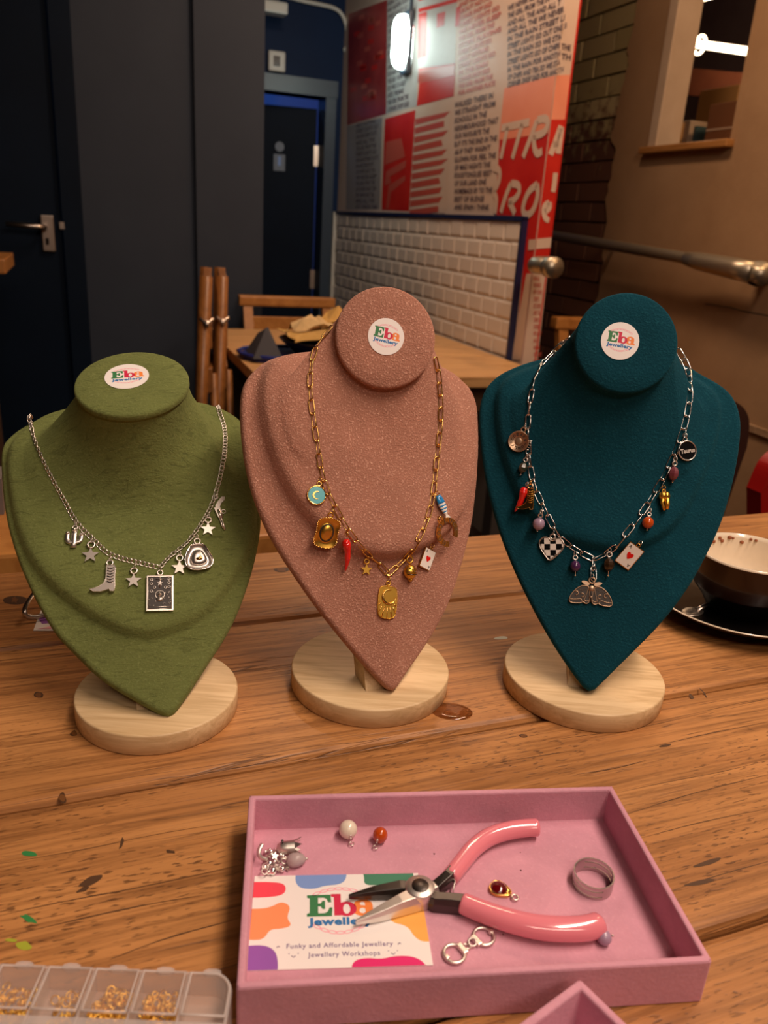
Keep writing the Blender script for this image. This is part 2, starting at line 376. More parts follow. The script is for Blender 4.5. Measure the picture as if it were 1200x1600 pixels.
# call point and small light fitting, conduit
p_, z_ = on_q(431, 97, Q_BACK)
mb = MB(); rbox(mb, p_ - .042, p_ + .042, Q_BACK - .03, Q_BACK, z_ - .045, z_ + .045, 'white_plastic', .008)
mb.build('wall_switch', label='white square switch box on navy wall above the toilet door', cat='switch')
mb = MB(); rbox(mb, p_ - .018, p_ + .014, Q_BACK - .034, Q_BACK - .03, z_ - .022, z_ + .022, 'black_enamel'); mb.build('rocker', bpy.data.objects['wall_switch'])
pa, za = on_q(398, 2, Q_BACK - .1); pb, zb = on_q(446, 16, Q_BACK - .1)
mb = MB(); rbox(mb, pa, pb, Q_BACK - .16, Q_BACK - .08, zb - .03, zb + .02, 'white_plastic', .01); rbox(mb, pa, pb - .04, Q_BACK - .15, Q_BACK - .09, zb + .02, zb + .06, 'frame_grey')
mb.build('batten_light', label='unlit white batten light fitting high on the navy wall', cat='light')
def bq(x, y, Q): p, z = on_q(x, y, Q); return RM @ Vector((p, Q, z))
cpts = [bq(*a, Q_BACK - .015) for a in ((440, -8), (470, 1), (500, 7), (522, 12), (533, 20), (540, 34), (543, 55), (541, 120), (538, 200), (535, 300), (534, 335))]
MB().tube([tuple(p) for p in smooth_line([tuple(c) for c in cpts], 1)], .010, 'white_plastic', 8).build('conduit', label='pale conduit pipe bending down the corner of the navy wall', cat='pipe')
for a in ((541, 78), (537, 238)):
    mb = MB(); c = bq(*a, Q_BACK - .014); mb.ball(c, .018, 'white_plastic', 8); mb.build('pipe_clip', bpy.data.objects['conduit'])
# ---- left partition, corner column and door
xr = on_q(409, 300, Q_PART)[0]; xb = on_q(305, 300, Q_PART)[0]; xd = on_q(127, 300, Q_PART)[0]
mb = MB(); rbox(mb, xd, xb, Q_PART, Q_PART + .1, 0, ZC, 'slate'); mb.build('wall_partition', kind='structure')
mb = MB(); rbox(mb, xb + .0, xr, Q_PART - .03, Q_PART + .2, 0, ZC, 'slate'); mb.build('wall_column', kind='structure')
D2 = empty('door_2', RM @ T3((xd, Q_PART, 0)), kind='structure')
xg = on_q(91, 300, Q_PART)[0]
mb = MB(); rbox(mb, xg + .008, xd, Q_PART - .02, Q_PART + .1, 0, ZC, 'door_blue'); mb.build('door_frame', D2, Matrix())
mb = MB(); rbox(mb, xg - .95, xg, Q_PART + .005, Q_PART + .05, 0.01, ZC - .02, 'door_blue'); mb.build('door_leaf', D2, Matrix())
rbox(MB(), -4, xg - .95, Q_PART, Q_PART + .1, 0, ZC, 'slate').build('wall_side', kind='structure')
p0, zt = on_q(73, 336, Q_PART); _, zbb = on_q(76, 393, Q_PART); pl, zl = on_q(70, 354, Q_PART)
mb = MB(); rbox(mb, p0 - .022, p0 + .022, Q_PART - .012, Q_PART + .005, zbb, zt, 'steel', .004)
mb.tube([RM @ Vector((pl, Q_PART - .01, zl)), RM @ Vector((pl, Q_PART - .05, zl)), RM @ Vector((pl - .02, Q_PART - .06, zl)), RM @ Vector((pl - .125, Q_PART - .06, zl + .003))], .0095, 'steel', 8)
kp, kz = on_q(74, 377, Q_PART); mb.box(kp - .006, kp + .006, Q_PART - .0125, Q_PART - .0118, kz - .012, kz + .012, 'black_enamel', RM)
mb.build('door_handle', D2, Matrix(), label='satin steel lever handle on dark door')
kp, kz = on_q(97, 352, Q_PART)
mb = MB(); rbox(mb, kp - .008, kp + .008, Q_PART - .024, Q_PART - .02, kz - .012, kz + .012, 'steel'); mb.build('strike_plate', D2, Matrix())

# ---- mural wall
q_end, _z = on_p(875, 280, P_MURAL); q_end = on_p(883, 0, P_MURAL)[0]; p_end = on_q(906, 0, q_end)[0]
mb = MB(); rbox(mb, P_MURAL, p_end, q_end, Q_BACK, 0, ZC, 'plaster'); mb.build('wall_right', kind='structure')
M['mural_red'] = wallpaint('mural_red', (0.50, 0.012, 0.008), (0.62, 0.03, 0.018), 4, 0.36)
M['mural_base'] = wallpaint('mural_cream', (0.62, 0.46, 0.36), (0.68, 0.52, 0.42), 3, 0.34)
M['mural_salmon'] = wallpaint('mural_salmon', (0.80, 0.27, 0.16), (0.86, 0.33, 0.21), 3, 0.3)
M['mural_pinktext'] = plain('mural_faded_red', (0.52, 0.09, 0.06), 0.3)
M['mural_ink'] = plain('mural_ink', (0.075, 0.045, 0.065), 0.35)
M['mural_maroon'] = wallpaint('mural_maroon', (0.26, 0.02, 0.02), (0.40, 0.05, 0.045), 5, 0.35)
M['mural_grey'] = plain('mural_grey', (0.30, 0.27, 0.27), 0.3)
MW = RM @ Matrix(((0, 0, -1, P_MURAL), (-1, 0, 0, 0), (0, 1, 0, 0), (0, 0, 0, 1)))      # local (x = -q, y = z, n = -p)
def mp(x, y): q, z = on_p(x, y, P_MURAL); return (-q, z)
mb = MB()
x_l, x_r = -Q_BACK + .0, -q_end
mb.box(x_l, x_r, 0, ZC - .01, 0, .002, 'mural_base')
def mquad(px, mat, lay=1): mb.flat([[mp(*a) for a in px]], .002 + .0004 * lay, mat)
def mtext(lines, x0, x1, mat, y_pairs, lay=3, bold=0.02, shear=0.0):
    # y_pairs: list of (y at left x0) pixel rows; every line sits level on the wall
    for ln, (yt, yb, fr_) in zip(lines, y_pairs):
        a = mp(x0, yt); b = mp(x0, yb); c = mp(x1, yt)
        wd = (c[0] - a[0]) * fr_
        mb.text(ln, wd, (a[1] - b[1]) * .80, .002 + .0004 * lay, mat, T3(((a[0]), (a[1] + b[1]) / 2, 0)), bold=bold, cx=False, shear=shear)
# left column: maroon brick-like house drawing
mquad([(545, 22), (606, 0), (604, 178), (543, 196)], 'mural_maroon')
rr = random.Random(3)
for i in range(26):
    x = 548 + rr.random() * 44; y = 20 + rr.random() * 140
    mquad([(x, y), (x + 9, y - 2.5), (x + 9, y + 5), (x, y + 8)], 'mural_red' if i % 2 else 'mural_pinktext', 2)
words = ['THE GIRL FROM THE', 'CORNER SHOP SAID', 'WE NEVER SLEEP', 'UNTIL THE BAND', 'STOPS PLAYING', 'AND ALL THE', 'STREET LIGHTS GO', 'OUT ONE BY ONE', 'SO WE STAYED', 'FOR ANOTHER PLATE', 'OF CHIPS AND TEA', 'AND TALKED', 'ABOUT NOTHING', 'IN THE RAIN']
jl = ['WALKED THERE IN', 'WE STRAIGHT FROM', 'SCHOOLS IN THE', 'NEIGHBOURHOOD THAT', 'OUR FAVOURITE THE', "BUT IT'S THE END IN THE", "AS IF THEY WASN'T", 'GLOWN FOR FEEL THE', 'OF MAD NIGHTS THE', 'FOODTONGUES BEST', 'OF OUR LAND ONE', 'HOMEMADE BY TO THE', 'BEST OF BUDGE', 'AND SPAIN I THINK']
# grey text column (top, dark violet ink)
M['mural_whitegrey'] = wallpaint('mural_whitegrey', (0.42, 0.38, 0.36), (0.50, 0.46, 0.43), 3, 0.32)
mquad([(606, 0), (655, -8), (652, 166), (604, 178)], 'mural_whitegrey')
mtext([random.choice(words) for _ in range(16)], 607, 640, 'mural_ink', [(2 + i * 11, 11.5 + i * 11, rr.uniform(.75, 1.0)) for i in range(16)])
# shop front drawing
mquad([(655, -8), (716, -25), (712, 112), (652, 130)], 'mural_whitegrey')
for a in ([(655, 14), (716, -3), (716, 3), (655, 20)], [(655, -2), (716, -20), (716, -16), (655, 2)], [(655, 22), (668, 18), (666, 88), (654, 92)], [(684, 22), (697, 18), (695, 40), (683, 44)], [(714, 12), (721, 10), (719, 40), (712, 42)],
          [(655, 107), (712, 99), (712, 102), (655, 112)], [(656, 130), (712, 117), (710, 150), (652, 166)], [(640, 40), (648, 38), (648, 60), (640, 62)]):
    mquad(a, 'mural_red', 2)
mquad([(655, 112), (712, 102), (711, 117), (654, 130)], 'mural_pinktext', 2)
# red text column
mtext([rr.choice(words) for _ in range(15)], 718, 782, 'mural_pinktext', [(-6 + i * 10.5, 3.5 + i * 10.5, rr.uniform(.7, 1.0)) for i in range(15)], bold=0.03)
# black text column upper right
mtext([rr.choice(words) + ' ' + rr.choice(words)[:9] for _ in range(11)], 795, 885, 'mural_ink', [(8 + i * 12, 18.5 + i * 12, rr.uniform(.85, 1.0)) for i in range(10)] + [(127, 138, .95)], bold=0.025)
# salmon block and the red poster TTRA / BROS
mquad([(789, 138), (869, 118), (861, 187), (783, 196)], 'mural_salmon')
mquad([(783, 196), (861, 186), (816, 560), (806, 560), (826, 338), (775, 336)], 'mural_red', 2)
mquad([(783, 196), (861, 186), (858, 208), (781, 219)], 'mural_salmon', 3)
def strokes(sts, mat, lay=5, wpx=5.0):
    wpx *= 1.25
    for st in sts:
        P = [Vector((*mp(*a), 0)) for a in smooth_line(st, 2)]
        wd = wpx / FPX * 2.6 / 2
        L = []; Rr = []
        for i, p in enumerate(P):
            t = (P[min(i + 1, len(P) - 1)] - P[max(i - 1, 0)]).normalized(); nn = Vector((-t.y, t.x, 0)) * wd
            L.append((p + nn)); Rr.append((p - nn))
        vs = [(a.x, a.y, .002 + .0004 * lay) for a in L + Rr]; n = len(P)
        mb.add(vs, [(n + i, n + i + 1, i + 1, i) for i in range(n - 1)], mat)
S = [[(785, 200), (829, 191)], [(795, 198), (784, 248)], [(818, 194), (802, 248)], [(841, 188), (819, 246)], [(841, 188), (856, 184), (858, 196), (852, 208), (836, 213)], [(836, 213), (836, 230), (841, 242), (849, 236)],]
strokes([[p for p in s_] for s_ in S], 'mural_base', wpx=8.5)
S = [[(773, 262), (783, 265), (782, 284), (774, 298)], [(774, 300), (778, 312), (775, 334)], [(800, 287), (792, 305), (784, 332)], [(800, 287), (812, 288), (814, 300), (806, 312), (796, 316)], [(797, 316), (803, 326), (806, 334)],
     [(841, 288), (826, 300), (817, 328), (824, 338), (835, 330), (843, 305), (841, 288)]]
strokes(S, 'mural_base', wpx=8.5)
mquad([(828, 375), (839, 374), (837, 390), (827, 391)], 'mural_base', 5)
mquad([(824, 428), (832, 427), (816, 562), (800, 562)], 'mural_base', 4)
# lower row
mquad([(543, 197), (598, 184), (594, 327), (541, 328)], 'mural_grey')
mtext([rr.choice(words) for _ in range(15)], 557, 592, 'mural_ink', [(193 + i * 9, 200.5 + i * 9, rr.uniform(.8, 1.0)) for i in range(15)], bold=.0)
mquad([(602, 186), (650, 172), (640, 330), (597, 328)], 'mural_red')
for a in ([(604, 222), (628, 216), (634, 245), (602, 258)], [(604, 268), (636, 250), (634, 262), (610, 276), (612, 286), (602, 290)], [(608, 290), (634, 274), (634, 282), (612, 300), (608, 326), (604, 326)]):
    mquad(a, 'mural_pinktext', 2)
mquad([(650, 186), (706, 172), (696, 333), (641, 330)], 'mural_base', 2)
for i in range(11):
    y0 = 176 + i * 14.2; mquad([(650 - i * .9, y0 + 10), (652 + rr.uniform(40, 55) - i, y0 - 2 + i * .6), (652 + 44 - i, y0 + 7 + i * .6), (650 - i * .9, y0 + 19.5)], 'mural_pinktext', 3)
mtext(jl, 712, 771, 'mural_ink', [(159 + i * 12.6 - i * .35, 169.5 + i * 12.2, (1.0, 1.05, .85, 1.12, .92, 1.1, .95, 1.08, .95, .98, .85, 1.0, .8, .93)[i]) for i in range(14)], lay=4, bold=.02)
mb.build('mural_print', mw=MW).parent = bpy.data.objects['wall_right']
# the same print wraps round the free end of the wall
ME = RM @ Matrix(((1, 0, 0, 0), (0, 0, -1, q_end), (0, 1, 0, 0), (0, 0, 0, 1)))       # local (x = p, y = z, n = -q)
mb = MB(); mp = lambda x, y: on_q(x, y, q_end)
mb.box(P_MURAL, p_end, 0, ZC - .01, 0, .002, 'mural_base')
fx = lambda y: 883 - .12 * y
ex = lambda y: 904 - .116 * y
mquad([(fx(118), 118), (ex(118), 117), (ex(187), 187), (fx(187), 187)], 'mural_salmon')
mquad([(fx(187), 187), (ex(187), 187), (ex(700), 700), (fx(700), 700)], 'mural_red', 2)
mquad([(fx(372), 373), (ex(372), 371), (ex(388), 387), (fx(388), 389)], 'mural_base', 5); mquad([(fx(424), 425), (ex(424), 424), (ex(700), 700), (fx(700), 700)], 'mural_base', 4)
strokes([[(876, 197), (867, 222), (859, 242)], [(876, 200), (871, 240)], [(863, 226), (872, 225)]], 'mural_base', wpx=7)
strokes([[(857, 316), (850, 320), (848, 331), (852, 343), (857, 344)], [(857, 316), (858, 326), (850, 331)], [(867, 270), (865, 290), (863, 300)]], 'mural_base', wpx=6)
mtext(['THE', 'TH'], 877, 892, 'mural_ink', [(67, 79, 1), (82, 94, 1)], bold=.03)
mtext([rr.choice(words)[:8] for _ in range(20)], 833, 849, 'mural_pinktext', [(430 + i * 10.8, 439 + i * 10.8, (.62 + .12 * (i % 3)) * (1 - i * .01)) for i in range(20)], lay=6, bold=.02)
mb.build('mural_wrap', mw=ME).parent = bpy.data.objects['wall_right']
# wall end strip (red edge)
mb = MB(); rbox(mb, p_end - .001, p_end + .004, q_end - .004, q_end + .02, 0, ZC - .01, 'mural_red'); mb.build('trim_1', bpy.data.objects['wall_right'])
# ---- tiled dado, each bevelled tile a part
q0, zt1 = on_p(827, 343, P_MURAL); q1 = Q_BACK - .01
zt1 = (zt1 + on_p(560, 331, P_MURAL)[1]) / 2
DD = empty('wall_dado', RM @ T3((P_MURAL, q0, 0)), kind='structure')
mb = MB(); rbox(mb, P_MURAL - .012, P_MURAL, q0 + .01, q1, .05, zt1 - .01, 'grout'); mb.build('grout_bed', DD, Matrix())
mb = MB(); rbox(mb, P_MURAL - .022, P_MURAL, q0, q0 + .012, 0, zt1, 'navy_trim'); rbox(mb, P_MURAL - .022, P_MURAL, q0, q1, zt1 - .010, zt1 + .004, 'navy_trim'); mb.build('trim_2', DD, Matrix())
tw, thh = .1062, .0602
def tile_mesh(wd):
    m_ = MB(); g = .0016; b = .009; h1, h2 = .004, .0060; w_, h_ = wd - g, thh - g
    vs = [(0, 0, 0), (w_, 0, 0), (w_, h_, 0), (0, h_, 0), (0, 0, h1), (w_, 0, h1), (w_, h_, h1), (0, h_, h1), (b, b, h2), (w_ - b, b, h2), (w_ - b, h_ - b, h2), (b, h_ - b, h2)]
    m_.add(vs, [(0, 1, 5, 4), (1, 2, 6, 5), (2, 3, 7, 6), (3, 0, 4, 7), (4, 5, 9, 8), (5, 6, 10, 9), (6, 7, 11, 10), (7, 4, 8, 11), (8, 9, 10, 11)], 'tile'); return m_.mesh('tile')
tm, tmh = tile_mesh(tw), tile_mesh(tw / 2)
ncol = int((q1 - q0) / tw)
bpy.context.view_layer.update()
for r in range(9):
    zz = zt1 - .012 - (r + 1) * thh
    xx = -(q0 + .013)                     # right end, going left (x = -q)
    first = r % 2 == 1
    while xx - tw > -q1:
        half = first; first = False
        ww = tw / 2 if half else tw
        xx -= ww
        lm = DD.matrix_world.inverted() @ MW @ T3((xx, zz, .012)) @ RX(random.uniform(-.012, .012)) @ RY(random.uniform(-.008, .008))
        inst('tile', tmh if half else tm, DD, lm)
mb = MB(); rbox(mb, P_MURAL - .03, P_MURAL - .0, Q_BACK - .03, Q_BACK - .002, .0, zt1, 'white_plastic'); mb.build('trim_3', kind='structure')
# ---- bulkhead lamp on the mural
qq, zl = on_p(642, 68, P_MURAL)
M['lamp_glow'] = plain('lamp_glow', (0.9, 1, 0.95), 0.4, emit=(0.80, 1.0, 0.93), es=12)
L1 = empty('bulkhead_lamp', MW @ T3((-qq, zl, 0)), 'oval glowing white bulkhead lamp on the red and cream mural wall', 'wall light')
mb = MB(); mb.box(-.038, .038, -.115, .115, .004, .03, 'frame_grey', None, .012); mb.build('lamp_base', L1, L1.matrix_world)
mb = MB(); pr = [(0, -.10), (.022, -.093), (.034, -.075), (.038, -.05), (.038, .05), (.034, .075), (.022, .093), (0, .10)]
mb.lathe(pr, 'lamp_glow', 16, T3((0, 0, .035)) @ RX(-PI / 2) @ Matrix.Diagonal((1, 1.2, 1, 1))); mb.build('diffuser', L1, L1.matrix_world)
point_light('bulkhead_lamp_light', MW @ Vector((-qq, zl, .22)), .13, 3.2, (0.78, 1.0, 0.95))
mb = MB(); mb.box(-.006, .006, .11, .9, .003, .014, 'frame_grey'); mb.build('cable_duct', L1, L1.matrix_world)

# ---- far right wall: brick strip, plaster skin, opening with a lit room beyond
mb = MB(); WR = RM @ Matrix(((0, 0, -1, P_RIGHT), (-1, 0, 0, 0), (0, 1, 0, 0), (0, 0, 0, 1)))
def rp(x, y, P=P_RIGHT): q, z = on_p(x, y, P); return (-q, z)
M['mortar'] = wallpaint('mortar', (0.03, 0.02, 0.012), (0.06, 0.04, 0.022), 20, 0.95)
wa = rp(1052, 224); wb = rp(1153, 217); w_top = ZC - .1
wx0, wx1, wz0 = rp(1036, 200)[0], wb[0], rp(1100, 224)[1]
bl = -5.2; rgt = .8
mb.box(bl, wx0, 0, ZC, -.06, 0, 'mortar'); mb.box(wx0, wx1, 0, wz0, -.06, 0, 'mortar'); mb.box(wx1, rgt, 0, ZC, -.06, 0, 'mortar')
mb.build('wall_beyond_mural', mw=WR, kind='structure'); WB = bpy.data.objects['wall_beyond_mural']
# bricks
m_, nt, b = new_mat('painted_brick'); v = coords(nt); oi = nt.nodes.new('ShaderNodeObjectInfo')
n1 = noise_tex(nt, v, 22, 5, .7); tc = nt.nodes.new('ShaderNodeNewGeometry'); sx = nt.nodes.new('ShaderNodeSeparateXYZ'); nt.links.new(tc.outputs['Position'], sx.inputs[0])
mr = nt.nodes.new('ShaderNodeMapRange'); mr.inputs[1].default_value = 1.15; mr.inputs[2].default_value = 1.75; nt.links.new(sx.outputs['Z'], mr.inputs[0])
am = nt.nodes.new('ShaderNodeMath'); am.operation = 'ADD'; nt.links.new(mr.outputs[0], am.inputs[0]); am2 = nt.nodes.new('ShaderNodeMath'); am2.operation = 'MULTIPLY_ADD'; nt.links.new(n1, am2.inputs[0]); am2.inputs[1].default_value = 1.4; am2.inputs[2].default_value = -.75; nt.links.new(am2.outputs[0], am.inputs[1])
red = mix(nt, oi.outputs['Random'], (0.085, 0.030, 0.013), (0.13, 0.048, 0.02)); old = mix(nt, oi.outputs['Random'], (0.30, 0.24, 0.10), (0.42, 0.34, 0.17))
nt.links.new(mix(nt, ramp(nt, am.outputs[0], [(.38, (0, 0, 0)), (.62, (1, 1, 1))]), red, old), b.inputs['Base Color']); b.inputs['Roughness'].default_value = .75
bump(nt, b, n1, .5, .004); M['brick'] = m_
def brick_mesh(L, s):
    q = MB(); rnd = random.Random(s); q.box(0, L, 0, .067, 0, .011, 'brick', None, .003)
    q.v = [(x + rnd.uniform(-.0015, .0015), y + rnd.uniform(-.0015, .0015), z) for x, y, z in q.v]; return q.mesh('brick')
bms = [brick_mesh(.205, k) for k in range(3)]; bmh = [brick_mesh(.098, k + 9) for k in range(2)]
bx0 = rp(858, 200)[0] - .12
edge = [rp(1012, -30), rp(1000, 0), rp(992, 40), rp(988, 70), rp(990, 90), rp(982, 130), rp(976, 175), rp(970, 200), rp(962, 215), rp(968, 235), rp(960, 300), rp(952, 370), rp(944, 430), rp(936, 480), rp(930, 560), rp(920, 660)]
bpy.context.view_layer.update()
row = 0; z = rp(900, 640)[1]
while z < ZC - .05:
    ex = max((e for e in edge), key=lambda e: -abs(e[1] - z))[0]
    x = bx0 + (0 if row % 2 else -.105)
    k = 0
    while x < ex + .03:
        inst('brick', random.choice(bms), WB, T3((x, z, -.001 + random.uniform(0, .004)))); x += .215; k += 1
    z += .0735; row += 1
# plaster skin with ragged edge (proud of the brick)
def ragged(pts):
    out = []
    for a, b_ in zip(pts, pts[1:]):
        for k in range(6):
            t = k / 6; x = a[0] + (b_[0] - a[0]) * t; zz = a[1] + (b_[1] - a[1]) * t
            out.append((x + noise.noise(Vector((zz * 9, 1.3, 0))) * .035 + noise.noise(Vector((zz * 40, 7, 0))) * .012, zz))
    out.append(pts[-1]); return out
eg = ragged(edge[::-1]); eg = [(eg[0][0], 0.0)] + eg; eg[-1] = (eg[-1][0], ZC)
mb = MB(); mb.prism(eg + [(wx0, ZC), (wx0, 0)], 0, .02, 'plaster', None, 'plaster_edge'); mb.box(wx0, wx1, 0, wz0, 0, .02, 'plaster'); mb.box(wx1, rgt, 0, ZC, 0, .02, 'plaster')
mb.build('plaster_skin', WB, WR)
# crack and thin stain as recessed strip
mb = MB(); cp = [rp(*a) for a in ((1110, 475), (1130, 478), (1150, 481), (1170, 487), (1200, 492), (1230, 497))]
mb.tube([(x, y, .0195) for x, y in cp], .002, 'mortar', 5); mb.build('crack', WB, WR)
# opening: jamb, sill, beam, lit store beyond
W1 = empty('window_1', WR @ T3((wx0, wz0, 0)), kind='structure')
M['jamb'] = wallpaint('jamb_paint', (0.40, 0.29, 0.20), (0.48, 0.36, 0.26), 4, 0.7)
M['sill_wood'] = wood('sill_wood', (0.22, 0.09, 0.02), (0.34, 0.15, 0.04), .5)
M['store_wall'] = wallpaint('store_wall', (0.10, 0.065, 0.075), (0.13, 0.09, 0.10), 3, .8)
M['store_red'] = wallpaint('store_red', (0.12, 0.03, 0.012), (0.17, 0.05, 0.02), 3, .8)
mb = MB(); mb.box(wx0 - .035, wx0 + .012, wz0, ZC, -.07, .028, 'jamb', None, .004); mb.box(wx1 - .01, wx1 + .01, wz0, ZC, -.06, .021, 'plaster'); mb.build('window_frame', W1, WR)
mb = MB(); mb.box(wx0 - .05, wx1 + .01, wz0 - .022, wz0, -.08, .05, 'sill_wood', None, .004); mb.build('window_sill', W1, WR)
mb = MB(); ax, bx = wx0 + .19, wx0 + .19
ca, cb = rp(1046, 172, P_RIGHT + .12), rp(1071, 0, P_RIGHT + .12); mb.tube([(ca[0], wz0 + .002, -.12), (cb[0], ZC, -.12)], .009, 'jamb', 6); mb.build('blind_cord', W1, WR)
mb = MB(); mb.box(wx0 - 2.8, wx1 + 2.2, wz0 - .3, ZC + .4, -1.9, -1.85, 'store_wall'); mb.box(wx0 - 2.8, wx1 + 2.2, ZC + .3, ZC + .35, -1.9, -.06, 'store_wall'); mb.box(wx0 - 2.8, wx1 + 2.2, wz0 - .35, wz0 - .02, -1.9, -.06, 'store_red')
mb.box(wx0 - 2.85, wx0 - 2.8, wz0 - .3, ZC + .4, -1.9, -.15, 'store_red'); mb.box(wx1 + 2.2, wx1 + 2.25, wz0 - .3, ZC + .4, -1.9, -.15, 'store_wall')
mb.build('wall_store', mw=WR, kind='structure')
mb = MB(); c0 = on_n(1098, 101, E1, P_RIGHT + 1.3); c1 = on_n(1190, 117, E1, P_RIGHT + 1.3)
mb = MB()
c0 = rp(1040, 104, P_RIGHT + 1.2); c1 = rp(1200, 118, P_RIGHT + 1.2); c2 = rp(1200, 160, P_RIGHT + 1.2); c3 = rp(1040, 146, P_RIGHT + 1.2)
mb.prism([c0, c1, c2, c3], -1.25, -1.15, 'store_red'); mb.build('beam', W1, WR)
M['tube_glow'] = plain('tube_glow', (1, .9, .75), .4, emit=(1.0, 0.74, 0.48), es=7)
def tube_lamp(a, b_, lab, ringed):
    A = Vector((*rp(*a, P_RIGHT + .9), -.9)); B = Vector((*rp(*b_, P_RIGHT + .9), -.9))
    o = empty('tube_lamp', WR @ T3(A), lab, 'light'); m2 = MB(); m2.tube([A, B], .017, 'tube_glow', 10); m2.build('tube', o, WR)
    m2 = MB(); m2.tube([A + Vector((-.012, 0, 0)), A + Vector((.012, 0, 0))], .02, 'white_plastic', 10); m2.build('end_cap', o, WR)
    if ringed: m2 = MB(); m2.ring(A + Vector((.075, -.02, 0)), .038, .006, 'tube_glow', 20); m2.build('ring_tube', o, WR, label='glowing ring under the tube')
    l = point_light('tube_light', WR @ ((A + B) / 2 + Vector((0, 0, .12))), .05, 3.0, (1, .72, .45))
tube_lamp((1078, 67), (1195, 84), 'glowing warm tube lamp with a ring under it, seen through the high opening', True)
tube_lamp((1070, 4), (1160, -22), 'glowing warm tube lamp at the top edge of the high opening', False)
M['cardboard'] = plain('cardboard', (0.42, 0.22, 0.07), .8); M['card_dark'] = plain('dark_cardboard', (0.16, 0.06, 0.02), .8); M['teal_box'] = plain('teal_box', (0.03, 0.07, 0.08), .6)
def store_box(a, b_, P, mat, lab, cat='box', d=.12):
    x0, z1_ = rp(a[0], a[1], P_RIGHT + P); x1, z0_ = rp(b_[0], b_[1], P_RIGHT + P)
    m2 = MB(); m2.box(x0, x1, wz0, z1_, -P - d, -P, mat, None, .004); m2.box(x0 + .004, x1 - .004, wz0 + (z1_ - wz0) * .45, wz0 + (z1_ - wz0) * .49, -P, -P + .002, 'jamb')
    return m2.build('store_box', mw=WR, label=lab, cat=cat)
mb = MB(); mb.box(wx0 - .9, wx1 + .8, wz0 - .02, wz0, -.8, -.08, 'sill_wood'); mb.build('shelf', W1, WR)
store_box((1094, 142), (1140, 217), .40, 'cardboard', 'tall tan cardboard box standing in the high opening')
store_box((1110, 163), (1143, 214), .2, 'card_dark', 'brown cardboard box in front of the tall tan box', d=.1)
store_box((1041, 194), (1050, 222), .22, 'teal_box', 'narrow dark teal box at the left end of the high shelf', d=.05)
store_box((1052, 192), (1058, 221), .2, 'cardboard', 'thin orange-tan file beside the dark teal box', d=.1)
store_box((1060, 190), (1074, 220), .22, 'jamb', 'pale cream box in the middle of the high shelf', d=.08)
store_box((1075, 198), (1085, 219), .24, 'teal_box', 'small dark box between the cream box and the tall tan box', d=.07)
# ---- handrail
PR = P_RIGHT - .11
def hp(x, y, P=PR): q, z = on_p(x, y, P); return RM @ Vector((P, q, z))
HR = empty('handrail', Matrix.Translation(hp(1185, 428)), 'galvanised pipe handrail sloping down along the tan plaster wall', 'handrail')
mb = MB(); mb.tube([hp(840, 362), hp(866, 368), hp(1075, 404), hp(1110, 411)], .018, 'pipe', 12); mb.build('rail', HR, Matrix())
mb = MB(); mb.tube([hp(1072, 404), hp(1090, 408), hp(1150, 420), hp(1178, 426)], [.020, .026, .031, .031], 'pipe', 12); mb.tube([hp(1172, 425), hp(1186, 428), hp(1187, 432, P_RIGHT - .03)], [.031, .036, .030], 'pipe', 12)
mb.ball(hp(1155, 413), .012, 'pipe', 8); mb.build('elbow_fitting', HR, Matrix())
for a in ((1178, 426), (930, 379)): mb = MB(); mb.tube([hp(*a), RM @ Vector((P_RIGHT - .02, *on_p(*a, PR)))], .012, 'pipe', 8); mb.build('bracket', HR, Matrix())
qe, ze = on_p(842, 414, P_MURAL - .04)
G1 = [RM @ Vector((P_MURAL - .01, qe, ze)), RM @ Vector((P_MURAL - .05, qe, ze)), RM @ Vector((P_MURAL - .065, qe - .02, ze)), RM @ Vector((P_MURAL - .065, qe - .12, ze))]
mb = MB(); mb.tube(G1, [.026, .024, .024, .022], 'pipe', 12); mb.tube([G1[3] + (G1[2] - G1[3]) * .25, G1[3] + (G1[3] - G1[2]) * .12], [.029, .029], 'pipe', 12); mb.ball(G1[3], .012, 'pipe', 8, None)
mb.build('pipe_stub', label='short galvanised pipe elbow at the free end of the mural wall', cat='pipe')
# trim board along the stair
mb = MB(); a = rp(1162, 655, P_RIGHT); b_ = rp(1260, 690, P_RIGHT); mb.prism([a, b_, (b_[0], b_[1] - .02), (a[0], a[1] - .02)], .02, .032, 'plaster_edge'); mb.build('trim_4', WB, WR)
